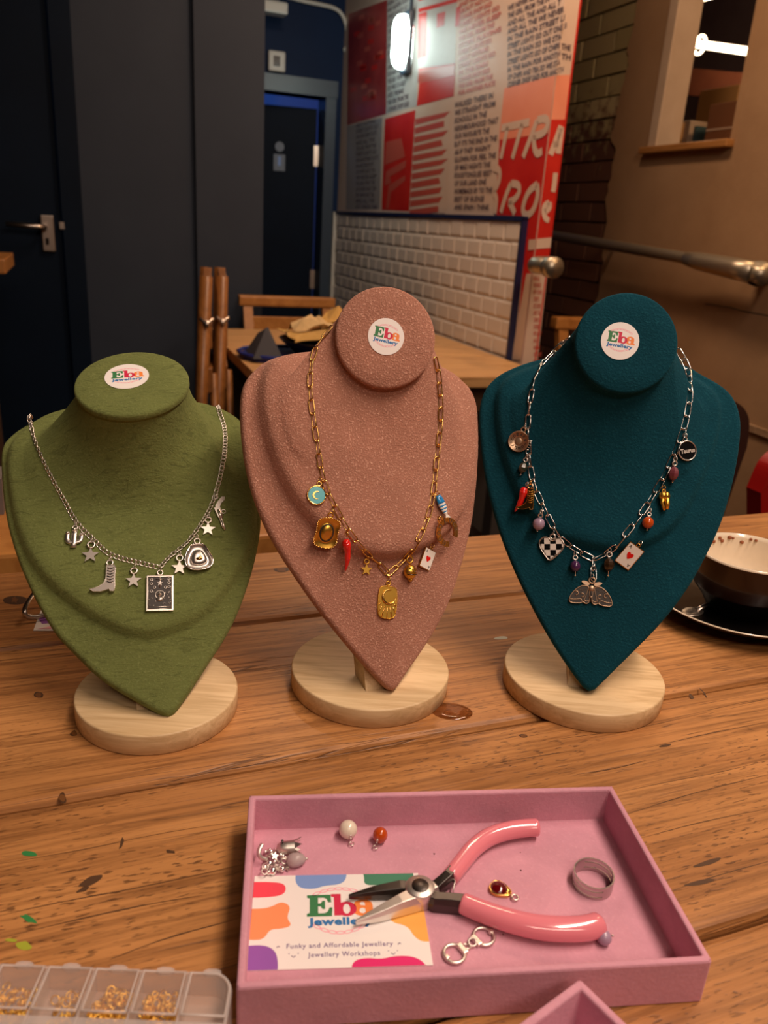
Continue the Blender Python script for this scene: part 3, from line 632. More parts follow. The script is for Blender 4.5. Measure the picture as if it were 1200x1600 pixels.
# ================================================================== MAIN TABLE (planks are parts)
TZ = 0.75
PL = [(-.34, -.151), (-.149, .035), (.037, .2215), (.2240, .4080), (.4105, .5975), (.6000, .745)]
WM = [old_wood('table_wood_%d' % k, (0.37, 0.155, 0.048), (0.57, 0.270, 0.092), (0.06, 0.022, 0.008), seed=k * 3.7 + 1, fine=f) for k, f in enumerate((1, 1, .9, 1, .6, .4))]
TB = empty('dining_table', RM @ T3((0.2, .3, 0)), 'large worn orange-brown plank table the three busts and the pink tray stand on', 'table')
def plank_mesh(q0, q1, x0, x1, th, mat, r=.004):
    mb = MB(); nx = 40; cs = []
    prof = [(q0 + .001, -th), (q0, -.012), (q0 + .0006, -.0045), (q0 + .0022, -.0016), (q0 + .0055, -.0003), (q0 + .012, 0)]
    prof += [(q1 - .012, 0), (q1 - .0055, -.0003), (q1 - .0022, -.0016), (q1 - .0006, -.0045), (q1, -.012), (q1 - .001, -th)]
    vs = []
    for i in range(nx + 1):
        x = x0 + (x1 - x0) * i / nx
        for j, (y, z) in enumerate(prof):
            e = noise.noise(Vector((x * 9, q0 * 50 + (0 if j < 6 else 9), 0))) * .0012
            vs.append((x, y + (e if 0 < j < 11 else 0), z))
    n = len(prof); fs = []
    for i in range(nx):
        for j in range(n): a = i * n + j; b = i * n + (j + 1) % n; fs.append((a, b, b + n, a + n))
    fs += [tuple(range(n)), tuple(nx * n + j for j in range(n))[::-1]]
    mb.add(vs, fs, mat, None, False); return mb
TM = RM @ T3((0, 0, TZ))
for k, (a, b_) in enumerate(PL): plank_mesh(a, b_, -1.0, 1.15, .035, WM[k]).build('plank', TB, TM)
# gap dirt strip under the joints, legs and rails
M['dark_wood'] = wood('dark_wood', (0.05, 0.02, 0.008), (0.09, 0.04, 0.015), .6)
mb = MB(); rbox(mb, -.9, 1.1, -.3, .72, TZ - .10, TZ - .036, 'dark_wood'); mb.build('under_frame', TB, Matrix())
for a, b_ in ((-.9, -.28), (-.9, .64), (1.03, -.28), (1.03, .64)):
    rbox(MB(), a, a + .07, b_, b_ + .07, 0, TZ - .10, 'dark_wood').build('leg', TB, Matrix())
# metal band stud (oval knot plug) and paint marks, thin real patches lying on the wood
M['knot'] = plain('dark_knot', (0.075, 0.032, 0.012), .5); M['knot_mid'] = plain('knot_wood', (0.16, 0.06, 0.015), .5)
M['paint_green'] = plain('green_paint_mark', (0.03, 0.22, 0.06), .5); M['paint_lime'] = plain('lime_paint_mark', (0.34, 0.38, 0.03), .5); M['paint_pale'] = plain('pale_paint_mark', (0.55, 0.58, 0.50), .5)
def patch(px, mat, name='stain', lay=0, mb=None):
    P = [on_z(x, y, TZ) for x, y in smooth_loop(px, 1)]
    c = sum((Vector(p) for p in P), Vector()) / len(P)
    m2 = mb or MB(); m2.flat([[(p.x - c.x, p.y - c.y) for p in P]], .00012 + .00008 * lay, mat, T3((c.x, c.y, TZ)))
    return m2
def blobpx(x, y, rx, ry, s, n=9, tilt=0):
    r_ = random.Random(s); out = []
    for k in range(n):
        a = 2 * PI * k / n; f = r_.uniform(.65, 1.2); u, v_ = rx * f * math.cos(a), ry * f * math.sin(a)
        out.append((x + u * math.cos(tilt) - v_ * math.sin(tilt), y + u * math.sin(tilt) + v_ * math.cos(tilt)))
    return out
mb = MB()
patch([(4 + 20 + 20 * math.cos(t * .5236), 938 + 7 * math.sin(t * .5236)) for t in range(12)], 'knot', mb=mb)
patch([(22, 934), (24, 931), (25, 936), (30, 936), (26, 939), (26, 943), (22, 940), (17, 942), (20, 937), (18, 934)], 'knot_mid', lay=1, mb=mb)
mb.build('knot', TB, Matrix(), label='dark oval knot with a star-shaped crack')
mb = MB()
for a in ((98, 1247, 7, 9, 1), (60, 1086, 7, 6, 2), (115, 1146, 7, 5, 3), (440, 890, 12, 4, 5), (818, 1150, 8, 3, 21)):
    mb = MB(); patch(blobpx(*a[:4], a[4]), 'knot', mb=mb); patch(blobpx(a[0], a[1], a[2] * .75, a[3] * .75, a[4] + 9), 'knot_mid', lay=1, mb=mb); mb.build('knot', TB, Matrix())
for a in ((140, 1378, 22, 7, 6, -.5), (130, 1390, 14, 4, 7, -.4), (266, 1331, 9, 3, 8, .1), (190, 1318, 3, 11, 9, .3), (1040, 1165, 10, 2.5, 10, -.2), (1105, 1348, 26, 4, 11, -.3), (1090, 1380, 30, 4, 12, -.2), (1080, 1088, 6, 3, 13, .9)):
    mb = MB(); patch(blobpx(*a[:5], tilt=a[5]), 'knot', mb=mb); mb.build('knot', TB, Matrix())
mb = MB(); patch(blobpx(46, 1334, 16, 4, 14, tilt=.1), 'paint_green', mb=mb); mb.build('green_paint_mark', TB, Matrix()); mb = MB(); patch(blobpx(44, 1436, 14, 5, 15, tilt=.5), 'paint_green', mb=mb); mb.build('green_paint_mark', TB, Matrix())
mb = MB(); patch(blobpx(38, 1478, 15, 8, 16, tilt=.1), 'paint_lime', mb=mb); patch(blobpx(18, 1469, 10, 3, 17), 'paint_lime', mb=mb); mb.build('lime_paint_mark', TB, Matrix())
mb = MB(); patch(blobpx(783, 997, 13, 3, 18, tilt=-.1), 'paint_pale', mb=mb); mb.build('pale_paint_mark', TB, Matrix())
# long cracks as thin recessed-dark slivers
mb = MB()
def crack(pts, wd, mb):
    P = [on_z(x, y, TZ) for x, y in smooth_line(pts, 2)]
    L = []; R_ = []
    for i, p in enumerate(P):
        t = (P[min(i + 1, len(P) - 1)] - P[max(i - 1, 0)]).normalized(); n_ = Vector((-t.y, t.x, 0))
        k = wd * math.sin(PI * (i + .15) / (len(P) - .7)) * (0.7 + .5 * noise.noise(Vector((i * .7, wd * 9e3, 0)))); L.append(p + n_ * k); R_.append(p - n_ * k)
    n = len(P); mb.add([(a.x, a.y, TZ + .00013) for a in L + R_], [(n + i, n + i + 1, i + 1, i) for i in range(n - 1)], 'knot')
for pts, wd in (([(-5, 1467), (120, 1437), (230, 1413), (318, 1399)], .0005), ([(170, 1500), (260, 1465), (372, 1436)], .0005), ([(-5, 1432), (80, 1412), (230, 1385), (375, 1352)], .0004), ([(980, 1272), (1080, 1240), (1210, 1208)], .0004),
                ([(1000, 1310), (1100, 1283), (1210, 1262)], .00035), ([(900, 1210), (960, 1202), (1010, 1188)], .0004), ([(760, 1195), (850, 1180), (905, 1172)], .0003), ([(1005, 1170), (1090, 1150), (1200, 1128)], .0003),
                ([(960, 1240), (1040, 1222), (1130, 1206), (1200, 1188)], .0003), ([(1050, 1392), (1120, 1368), (1205, 1345)], .0004), ([(0, 1350), (120, 1330), (260, 1300), (380, 1283)], .0003), ([(870, 1155), (990, 1140), (1110, 1112)], .0003), ([(1092, 1075), (1100, 1082), (1104, 1090)], .0009)):
    mb = MB(); crack(pts, wd, mb); mb.build('crack', TB, Matrix())
# glossy glue blob in front of the pink bust
M['gloss'] = plain('clear_varnish_drip', (0.75, 0.5, 0.3), .06, trans=1.0, ior=1.45)
g0 = on_z(706, 1112, TZ); mb = MB(); mb.lathe([(0.013, 0), (.0125, .0007), (.009, .0011), (0, .0012)], 'gloss', 20, T3(g0) @ Matrix.Diagonal((1.15, .8, 1, 1)))
mb.build('glue_spot', label='shiny dried glue spot on the table right of the pink bust base', cat='stain')

# ================================================================== BACK TABLE
ZB = 0.685
Mb = wood('back_table_wood', (0.40, 0.20, 0.075), (0.60, 0.34, 0.14), .4, 4, 40, 5); M['back_wood'] = Mb
fl = pq(on_z(387, 588, ZB)); bl_ = pq(on_z(335, 513, ZB)); fr_ = pq(on_z(742, 592, ZB))
tq0 = (fl[1] + fr_[1]) / 2; tq1 = bl_[1]; tp0 = (fl[0] + bl_[0]) / 2
BT = empty('back_table', RM @ T3(((tp0 + P_MURAL) / 2, (tq0 + tq1) / 2, 0)), 'pale wooden table pushed against the white tiled wall behind the pink bust', 'table')
n = 5; dq = (tq1 - tq0) / n
for k in range(n):
    mb = MB(); mb.box(tp0, P_MURAL - .03, tq0 + k * dq + .001, tq0 + (k + 1) * dq - .001, -.03, 0, 'back_wood', None, .002); mb.build('plank', BT, RM @ T3((0, 0, ZB)))
mb = MB(); rbox(mb, tp0 + .06, P_MURAL - .08, tq0 + .05, tq0 + .075, ZB - .11, ZB - .031, 'dark_wood'); rbox(mb, tp0 + .04, tp0 + .065, tq0 + .05, tq1 - .05, ZB - .11, ZB - .031, 'dark_wood')
rbox(mb, tp0 + .06, P_MURAL - .08, tq1 - .075, tq1 - .05, ZB - .11, ZB - .031, 'dark_wood'); mb.build('apron', BT, Matrix())
M['leg_grey'] = plain('grey_metal_leg', (0.10, 0.085, 0.075), .5, .5)
for a in (tp0 + .05, P_MURAL - .15):
    for b_ in (tq0 + .06, tq1 - .12): rbox(MB(), a, a + .055, b_, b_ + .055, 0, ZB - .031, 'leg_grey').build('leg', BT, Matrix())
# food tray with crumpled paper
ctr = on_z(505, 545, ZB)
M['kraft'] = suede('parchment', (0.55, 0.33, 0.10), (0.75, 0.52, 0.25), 90, .3, False, .3); M['kraft_pale'] = suede('pale_parchment', (0.62, 0.44, 0.22), (0.8, 0.62, 0.38), 90, .3, False, .3)
M['tray_blue'] = plain('blue_plastic', (0.01, 0.02, 0.16), .35); M['black_bowl'] = plain('black_bowl', (0.012, 0.011, 0.012), .35)
ctr = on_z(478, 560, ZB)
FT = empty('blue_tray', T3(ctr), 'blue-rimmed tray standing on the table behind the pink bust', 'tray')
mb = MB(); TT = T3(ctr) @ RZ(PI / 2 - AZ); mb.prism(smooth_loop([(-.19, -.11), (.19, -.11), (.19, .12), (-.19, .12)], 2), .001, .012, 'tray_blue', TT); mb.build('tray_base', FT, Matrix())
mb = MB(); mb.tube([TT @ Vector((x, y, .016)) for x, y in smooth_loop([(-.195, -.115), (.195, -.115), (.195, .125), (-.195, .125)], 2)], .006, 'tray_blue', 6, closed=True); mb.build('rim', FT, Matrix())
BW = empty('serving_bowl', TT @ T3((.06, .0, .012)), 'shallow black bowl lined with brown parchment in the blue tray', 'bowl')
mb = MB(); mb.lathe([(.0, .002), (.09, .002), (.135, .04), (.14, .045), (.132, .044), (.09, .008), (0, .007)], 'black_bowl', 28); mb.build('bowl', BW, BW.matrix_world)
def crumple(name, c, rx, ry, h, mat, s, T, lab, spikes=3):
    n = 5 if spikes else 14; vs = []; fs = []; rq = random.Random(int(s * 10))
    for i in range(n + 1):
        for j in range(n + 1):
            x = -1 + 2 * i / n; y = -1 + 2 * j / n
            z = h * (.7 * abs(noise.noise(Vector((x * 1.6 + s, y * 1.6, s)))) + .8 * noise.noise(Vector((x * .9 + s * 2, y * .9, 3))) + .35 * max(0, 1 - x * x - y * y) + .15)
            if spikes: z = h * (max(0, 1 - .62 * math.hypot(x, y)) * rq.uniform(.35, 1.0) + rq.uniform(-.08, .08))
            vs.append((c[0] + x * rx * (1 + .12 * noise.noise(Vector((y * 3, s, 0)))), c[1] + y * ry * (1 + .12 * noise.noise(Vector((x * 3, s, 4)))), c[2] + max(0.0, z)))
    for i in range(n):
        for j in range(n): a = i * (n + 1) + j; fs.append((a, a + n + 1, a + n + 2, a + 1))
    m2 = MB(); m2.add(vs, fs, mat); o = m2.build(name, mw=T); md = o.modifiers.new('solid', 'SOLIDIFY'); md.thickness = .0012; return tag(o, lab, 'paper')
crumple('parchment_sheet', (.075, .01, .058), .135, .12, .03, 'kraft', 3.3, TT, 'flat brown parchment sheet spread over the black bowl', 0)
crumple('crumpled_paper', (.035, .04, .065), .075, .05, .10, 'kraft_pale', 1.7, TT, 'crumpled pale parchment peak rising on the left of the bowl')
crumple('crumpled_paper', (.135, .09, .065), .08, .05, .13, 'kraft', 6.1, TT, 'crumpled golden brown parchment right of the pale peak')
M['napkin'] = plain('dark_napkin', (0.035, 0.035, 0.045), .8)
mb = MB(); mb.add([(-.175, -.09, .013), (-.09, -.09, .013), (-.088, .04, .013), (-.17, .05, .013), (-.13, -.03, .085), (-.115, .0, .09), (-.14, .02, .07)], [(0, 1, 4), (1, 5, 4), (1, 2, 5), (2, 3, 6), (2, 6, 5), (3, 0, 6), (0, 4, 6), (4, 5, 6), (0, 3, 2, 1)], 'napkin')
mb.build('folded_napkin', mw=TT, label='dark grey folded napkin peak at the left end of the blue tray', cat='napkin')
# ================================================================== CHAIRS
M['chair_wood'] = wood('chair_wood', (0.17, 0.062, 0.014), (0.28, 0.11, 0.028), .4, 20, 20, 2); M['chair_orange'] = wood('orange_chair_wood', (0.34, 0.13, 0.028), (0.46, 0.20, 0.05), .4, 20, 20, 4)
def chair(o_, rz, mat, lab, zb=.87, zs=.44, wd=.40, dp=.38, slats=3, name='wooden_chair', hooks=False, lean=.10):
    T = T3((o_.x, o_.y, 0)) @ RZ(rz); C_ = empty(name, T, lab, 'chair')
    mb = MB(); mb.box(-wd / 2, wd / 2, -dp / 2, dp / 2, zs - .022, zs, mat, None, .005); mb.build('seat', C_, T)
    for s_ in (-1, 1):
        x = s_ * (wd / 2 - .02)
        MB().box(x - .018, x + .018, -dp / 2 + .01, -dp / 2 + .045, 0, zs - .022, mat).build('leg', C_, T)
        mb = MB(); y0 = dp / 2 - .03
        mb.add([(x - .018, y0, 0), (x + .018, y0, 0), (x + .018, y0 + .035, 0), (x - .018, y0 + .035, 0), (x - .018, y0, zs), (x + .018, y0, zs), (x + .018, y0 + .035, zs), (x - .018, y0 + .035, zs),
                (x - .018, y0 + lean, zb), (x + .018, y0 + lean, zb), (x + .018, y0 + lean + .028, zb), (x - .018, y0 + lean + .028, zb)],
               [(0, 3, 2, 1), (0, 1, 5, 4), (1, 2, 6, 5), (2, 3, 7, 6), (3, 0, 4, 7), (4, 5, 9, 8), (5, 6, 10, 9), (6, 7, 11, 10), (7, 4, 8, 11), (8, 9, 10, 11)], mat); mb.build('rear_leg', C_, T)
    mb = MB(); mb.box(-wd / 2 - .015, wd / 2 + .015, y0 + lean - .01, y0 + lean + .035, zb - .012, zb + .028, mat, None, .008); mb.build('top_rail', C_, T)
    for k in range(slats):
        z = zb - .05 - k * .085; f = (z - zs) / (zb - zs); mb = MB(); mb.box(-wd / 2 + .03, wd / 2 - .03, y0 + lean * f, y0 + lean * f + .018, z - .065, z, mat, None, .003); mb.build('slat', C_, T)
    mb = MB(); mb.box(-wd / 2 + .03, wd / 2 - .03, -dp / 2 + .018, -dp / 2 + .036, .2, .235, mat); mb.build('stretcher', C_, T)
    return C_, T
a = RM @ Vector((.0, 0, 0))
# chair whose back shows behind the far end of the back table
cq = min(tq1 + .0, 2.92); cp_, cz = on_q(450, 470, cq + .26)
chair(RM @ Vector((cp_, cq, 0)), AZ * -1 + PI / 2, 'chair_orange', 'orange wooden chair facing us behind the far edge of the back table', zb=cz - .012, wd=.36, slats=1)
# two folding chairs standing edge-on against each other at the left end of the back table
def leaning_chair(px_, qd, lab, dx, hook=True):
    p0_, zt_ = on_q(px_, 424, qd); _x = p0_
    T = RM @ T3((p0_, qd, 0)) @ RZ(math.radians(82)); C_ = empty('folded_chair', T, lab, 'chair')
    for s_ in (-1, 1):
        mb = MB(); mb.tube([(s_ * .18, .03 + dx, .0), (s_ * .18, .0, zt_)], .017, 'chair_wood', 4); mb.build('leg', C_, T)
        mb = MB(); mb.tube([(s_ * .155, -.045, .0), (s_ * .155, -.014, zt_ * .72)], .012, 'chair_wood', 4); mb.build('rear_leg', C_, T)
    for k in range(3):
        mb = MB(); z = zt_ - .035 - k * .12; mb.box(-.17, .17, -.014, .008, z - .035, z + .035, 'chair_wood', None, .004); mb.build('slat', C_, T)
    mb = MB(); mb.box(-.135, .135, .008, .026, zt_ * .42, zt_ * .80, 'chair_wood', None, .004); mb.build('seat', C_, T)
    if hook:
        mb = MB(); mb.tube([(-.2, -.018, zt_ - .105), (-.203, -.0, zt_ - .12), (-.2, .018, zt_ - .105)], .005, 'steel', 6); mb.ball((-.2, 0, zt_ - .12), .011, 'steel', 8); mb.build('hinge_pin', C_, T)
qd = tq0 + .35
leaning_chair(322, qd, 'dark folded wooden chair seen edge-on, left one of the pair beside the back table', .02)
leaning_chair(345, qd + .06, 'dark folded wooden chair seen edge-on, right one of the pair beside the back table', .0)
# chair pushed under the far side of the main table (its seat rail shows between green and pink busts)
T = RM @ T3((-.02, .98, 0)); BN = empty('bench', T, 'orange wooden bench along the far side of the plank table', 'bench')
zb_ = on_n(430, 838, E2, .86)[2]
mb = MB(); mb.box(-.12, .34, -.115, .12, zb_ - .03, zb_, 'chair_orange', None, .005); mb.build('seat', BN, T)
mb = MB(); mb.box(-.08, .30, -.09, -.07, zb_ - .12, zb_ - .03, 'chair_wood'); mb.box(-.08, .30, .07, .09, zb_ - .12, zb_ - .03, 'chair_wood'); mb.build('apron', BN, T)
for x in (-.10, .28):
    for y in (-.09, .06): MB().box(x, x + .04, y, y + .04, 0, zb_ - .03, 'chair_wood').build('leg', BN, T)
# padded dark chair and red chair at the right
M['dark_leather'] = plain('dark_brown_leather', (0.035, 0.016, 0.011), .45); M['red_plastic'] = plain('red_plastic', (0.30, 0.004, 0.003), .4); M['black_metal'] = plain('black_metal', (0.01, 0.01, 0.01), .4, .5)
def shell_chair(px, Q, mat, lab, rz, wpx, zlow=.42):
    (x0, x1), yt = px[:2], px[2]
    pa, zt_ = on_q(x0, yt, Q); pb, _ = on_q(x1, yt, Q); c = (pa + pb) / 2; hw = (pb - pa) / 2
    T = RM @ T3((c, Q, 0)) @ RZ(rz); C_ = empty('padded_chair' if mat == 'dark_leather' else 'shell_chair', T, lab, 'chair')
    # back: rounded panel, narrowing downwards
    pts = []
    H = zt_ - zlow
    for k in range(33):
        t = k / 32 * 2 - 1; pts.append((hw * (1 - abs(t) ** 6 * .0) * t, zt_ - (1 - (1 - abs(t) ** 2.6) ** (1 / 2.6)) * .11))
    poly = pts + [(hw * .97, zt_ - H * .35), (hw * .72, zlow), (-hw * .72, zlow), (-hw * 1.0, zt_ - H * .35)]
    mb = MB(); mb.prism(smooth_loop(poly, 2), -.02, .02, mat, RX(PI / 2)); o = mb.build('backrest', C_, T); bv = o.modifiers.new('b', 'BEVEL'); bv.width = .012; bv.segments = 3; bv.limit_method = 'ANGLE'
    mb = MB(); mb.box(-hw * .95, hw * .95, -.42, 0, zlow, zlow + .05, mat, None, .018); mb.build('seat', C_, T)
    for sx_ in (-1, 1):
        for yy in (-.38, -.03):
            mb = MB(); mb.tube([(sx_ * hw * .8, yy, zlow), (sx_ * hw * .95, yy, 0)], .012, 'black_metal', 6); mb.build('leg', C_, T)
shell_chair((1020, 1174, 620), 1.32, 'dark_leather', 'dark brown padded chair behind the teal bust', 0, 0)
shell_chair((1196, 1410, 686), 1.18, 'red_plastic', 'red curved chair at the right edge of the photo', 0, 0)
# small orange post seen between mural and teal cap
hq = 2.3; hp0, hz = on_q(893, 503, hq); hT = RM @ T3((hp0 + .12, hq, 0))
chair(RM @ Vector((hp0 + .17, hq - .2, 0)), -AZ + PI / 2, 'chair_orange', 'orange wooden chair mostly hidden behind the round neck of the teal bust', zb=hz - .02, wd=.36, slats=2)
# left edge: grey seat panel and a wooden ledge end
M['grey_panel'] = plain('grey_upholstery', (0.13, 0.105, 0.095), .7)
lq = 1.02; a0, az0 = on_q(-30, 700, lq); a1, az1 = on_q(1, 700, lq); a2, az2 = on_q(18, 893, lq)
T = RM @ T3((a1 - .2, lq, 0)); CH = empty('upholstered_chair', T, 'grey upholstered chair at the left edge behind the green bust', 'chair')
mb = MB(); r0 = a1 - (a1 - .2); r2 = a2 - (a1 - .2)
mb.prism([(-.2, az1 + .02), (-.02, az1 + .02), (r0, az1 - .03), (r2, az2), (r2 + .02, .42), (-.2, .42)], -.02, .03, 'grey_panel', RX(PI / 2)); mb.build('backrest', CH, T)
mb = MB(); mb.box(-.2, r2 + .02, -.0, .4, .38, .44, 'grey_panel', None, .01); mb.build('seat', CH, T)
for x in (-.17, r2 - .02):
    for y in (.02, .34): MB().box(x, x + .035, y, y + .035, 0, .38, 'dark_wood').build('leg', CH, T)
lp_, lz = on_q(-30, 402, 2.6); lp2, _ = on_q(9, 402, 2.6)
mb = MB(); rbox(mb, lp_ - .3, lp2, 2.55, 2.9, lz - .04, lz, 'chair_orange', .004); T = mb.build('side_shelf', label='end of a wooden wall shelf at the left edge below the door handle', cat='shelf')
mb = MB(); rbox(mb, lp_ - .25, lp2 - .08, 2.6, 2.85, 0, lz - .04, 'dark_wood'); mb.build('cabinet', T)

# ================================================================== SAUCER AND BOWL, right edge
M['brown_glaze'] = plain('brown_glaze', (0.022, 0.007, 0.003), .28, coat=.25, spec=.3); M['black_glaze'] = plain('black_glaze', (0.004, 0.003, 0.003), .3, coat=.2, spec=.3)
M['cream_glaze'] = plain('cream_glaze', (0.80, 0.68, 0.52), .18, coat=.6); M['sauce'] = plain('dried_sauce', (0.30, 0.08, 0.02), .5)
sc_ = Vector((.333, .676, TZ))
mb = MB(); mb.lathe([(0, .002), (.040, .0), (.044, .003), (.062, .008), (.0785, .0165), (.0800, .0185)], 'brown_glaze', 64)
mb.lathe([(.0800, .0185), (.0798, .0195), (.0782, .0190)], 'cream_glaze', 64); mb.lathe([(.0782, .0190), (.062, .011), (.042, .007), (0, .007)], 'black_glaze', 64)
mb.build('saucer', mw=T3(sc_), label='dark saucer with a thin cream rim under the brown bowl at the right edge', cat='saucer')
bc = Vector((.3345, .672, TZ + .0072))
BO = empty('soup_bowl', T3(bc), 'brown glazed bowl with cream inside and dried sauce on its rim', 'bowl')
mb = MB(); mb.lathe([(0, .002), (.026, .0), (.029, .003), (.034, .012), (.0435, .0235)], 'black_glaze', 64); mb.lathe([(.0435, .0235), (.0448, .026), (.0462, .040), (.0478, .0565)], 'brown_glaze', 64); mb.build('body', BO, BO.matrix_world)
mb = MB(); mb.lathe([(.0478, .0565), (.0476, .0583), (.0462, .0585), (.0452, .054), (.043, .036), (.036, .017), (.020, .009), (0, .008)], 'cream_glaze', 64); mb.build('lining', BO, BO.matrix_world)
mb = MB(); rs = random.Random(4)
for k in range(15):
    a = math.radians(62 + k * 6.2 + rs.uniform(-2, 2)); 
    if 78 < math.degrees(a) < 84 or 118 < math.degrees(a) < 128: continue
    zz = .0555 - rs.uniform(0, .006); rr_ = .0449; mb.ball((rr_ * math.cos(a), rr_ * math.sin(a), zz), rs.uniform(.0012, .0026), 'sauce', 6, None, (1, 1, .8))
mb.build('sauce_crust', BO, BO.matrix_world)
g = on_z(1040, 985, TZ + .03)
# teaspoon end on saucer and small black thing behind
T = T3(sc_ + Vector((-.046, -.028, .0125))) @ RZ(.6); mb = MB(); mb.tube([(0, 0, .003), (.02, .004, .002), (.05, .009, .004)], [.003, .0022, .002], 'steel', 8, flat=.45); mb.lathe([(0, 0), (.006, .001), (.008, .003), (.0076, .0033), (0, .001)], 'steel', 12, T3((-.008, -.001, .0005)) @ Matrix.Diagonal((1.5, 1, 1, 1))); mb.build('teaspoon', mw=T, label='small steel spoon end resting on the dark saucer', cat='spoon')
bp = on_z(1098, 845, TZ); mb = MB(); mb.box(-.022, .014, -.01, .01, 0, .011, 'black_bowl', None, .003); mb.box(-.018, .0, -.006, .006, .011, .014, 'black_metal', None, .001); mb.build('black_clip', mw=T3(bp) @ RZ(.3), label='small black object on the table just behind the brown bowl', cat='clip')
# left: card with strip of metal leaning (cuff and card behind the green bust)
cpp = [on_z(*a, TZ + .0006) for a in ((52, 985), (66, 948), (150, 935), (160, 985))]
c = sum(cpp, Vector()) / 4
mb = MB(); mb.prism([(p.x - c.x, p.y - c.y) for p in cpp], -.0004, .0, 'paper'); mb.flat([[(p.x - c.x + .0, p.y - c.y) for p in [on_z(*a, TZ) for a in ((60, 968), (100, 958), (110, 972), (66, 976))]]], .00015, 'blob_purple')
mb.flat([[(p.x - c.x, p.y - c.y) for p in [on_z(*a, TZ) for a in ((58, 984), (100, 976), (110, 984))]]], .0003, 'ink_pink'); mb.flat([[(p.x - c.x, p.y - c.y) for p in [on_z(*a, TZ) for a in ((78, 976), (96, 974), (110, 980), (84, 981))]]], .00045, 'blob_green')
mb.build('printed_card', mw=T3(c), label='printed white card half hidden behind the left side of the green bust', cat='card')
K = [on_z(58, 920, TZ + .02), on_z(36, 950, TZ + .012), on_z(42, 967, TZ + .003), on_z(80, 960, TZ + .004), on_z(130, 950, TZ + .004)]
K[0] = on_z(62, 915, TZ + .018)
mb = MB(); mb.tube([tuple(k) for k in smooth_line([tuple(k) for k in K], 2)], .0022, 'steel', 8, flat=.35); mb.build('metal_cuff', label='bent flat steel strip lying across the card left of the green bust', cat='bracelet')
# ================================================================== JEWELLERY BUSTS
def bframe(T_, psi, al, rho):
    psi, al, rho = (math.radians(a) for a in (psi, al, rho))
    f = Vector((math.sin(psi), -math.cos(psi), 0)); u = Vector((math.cos(psi), math.sin(psi), 0)); up = Vector((0, 0, 1))
    n = math.cos(al) * f + math.sin(al) * up; v = math.cos(al) * up - math.sin(al) * f
    return frame(T_, math.cos(rho) * u + math.sin(rho) * v, math.cos(rho) * v - math.sin(rho) * u, n)
def polar(pts, c, NA):
    pts = smooth_loop(pts, 2)
    pa = sorted((math.atan2(p[1] - c[1], p[0] - c[0]), math.hypot(p[0] - c[0], p[1] - c[1])) for p in pts)
    pa = [(pa[-1][0] - 2 * PI, pa[-1][1])] + pa + [(pa[0][0] + 2 * PI, pa[0][1])]
    out = []
    for k in range(NA):
        a = -PI + 2 * PI * k / NA
        for (a0, r0), (a1, r1) in zip(pa, pa[1:]):
            if a0 <= a <= a1: out.append(r0 + (r1 - r0) * ((a - a0) / max(a1 - a0, 1e-9))); break
    return out
NA = 288
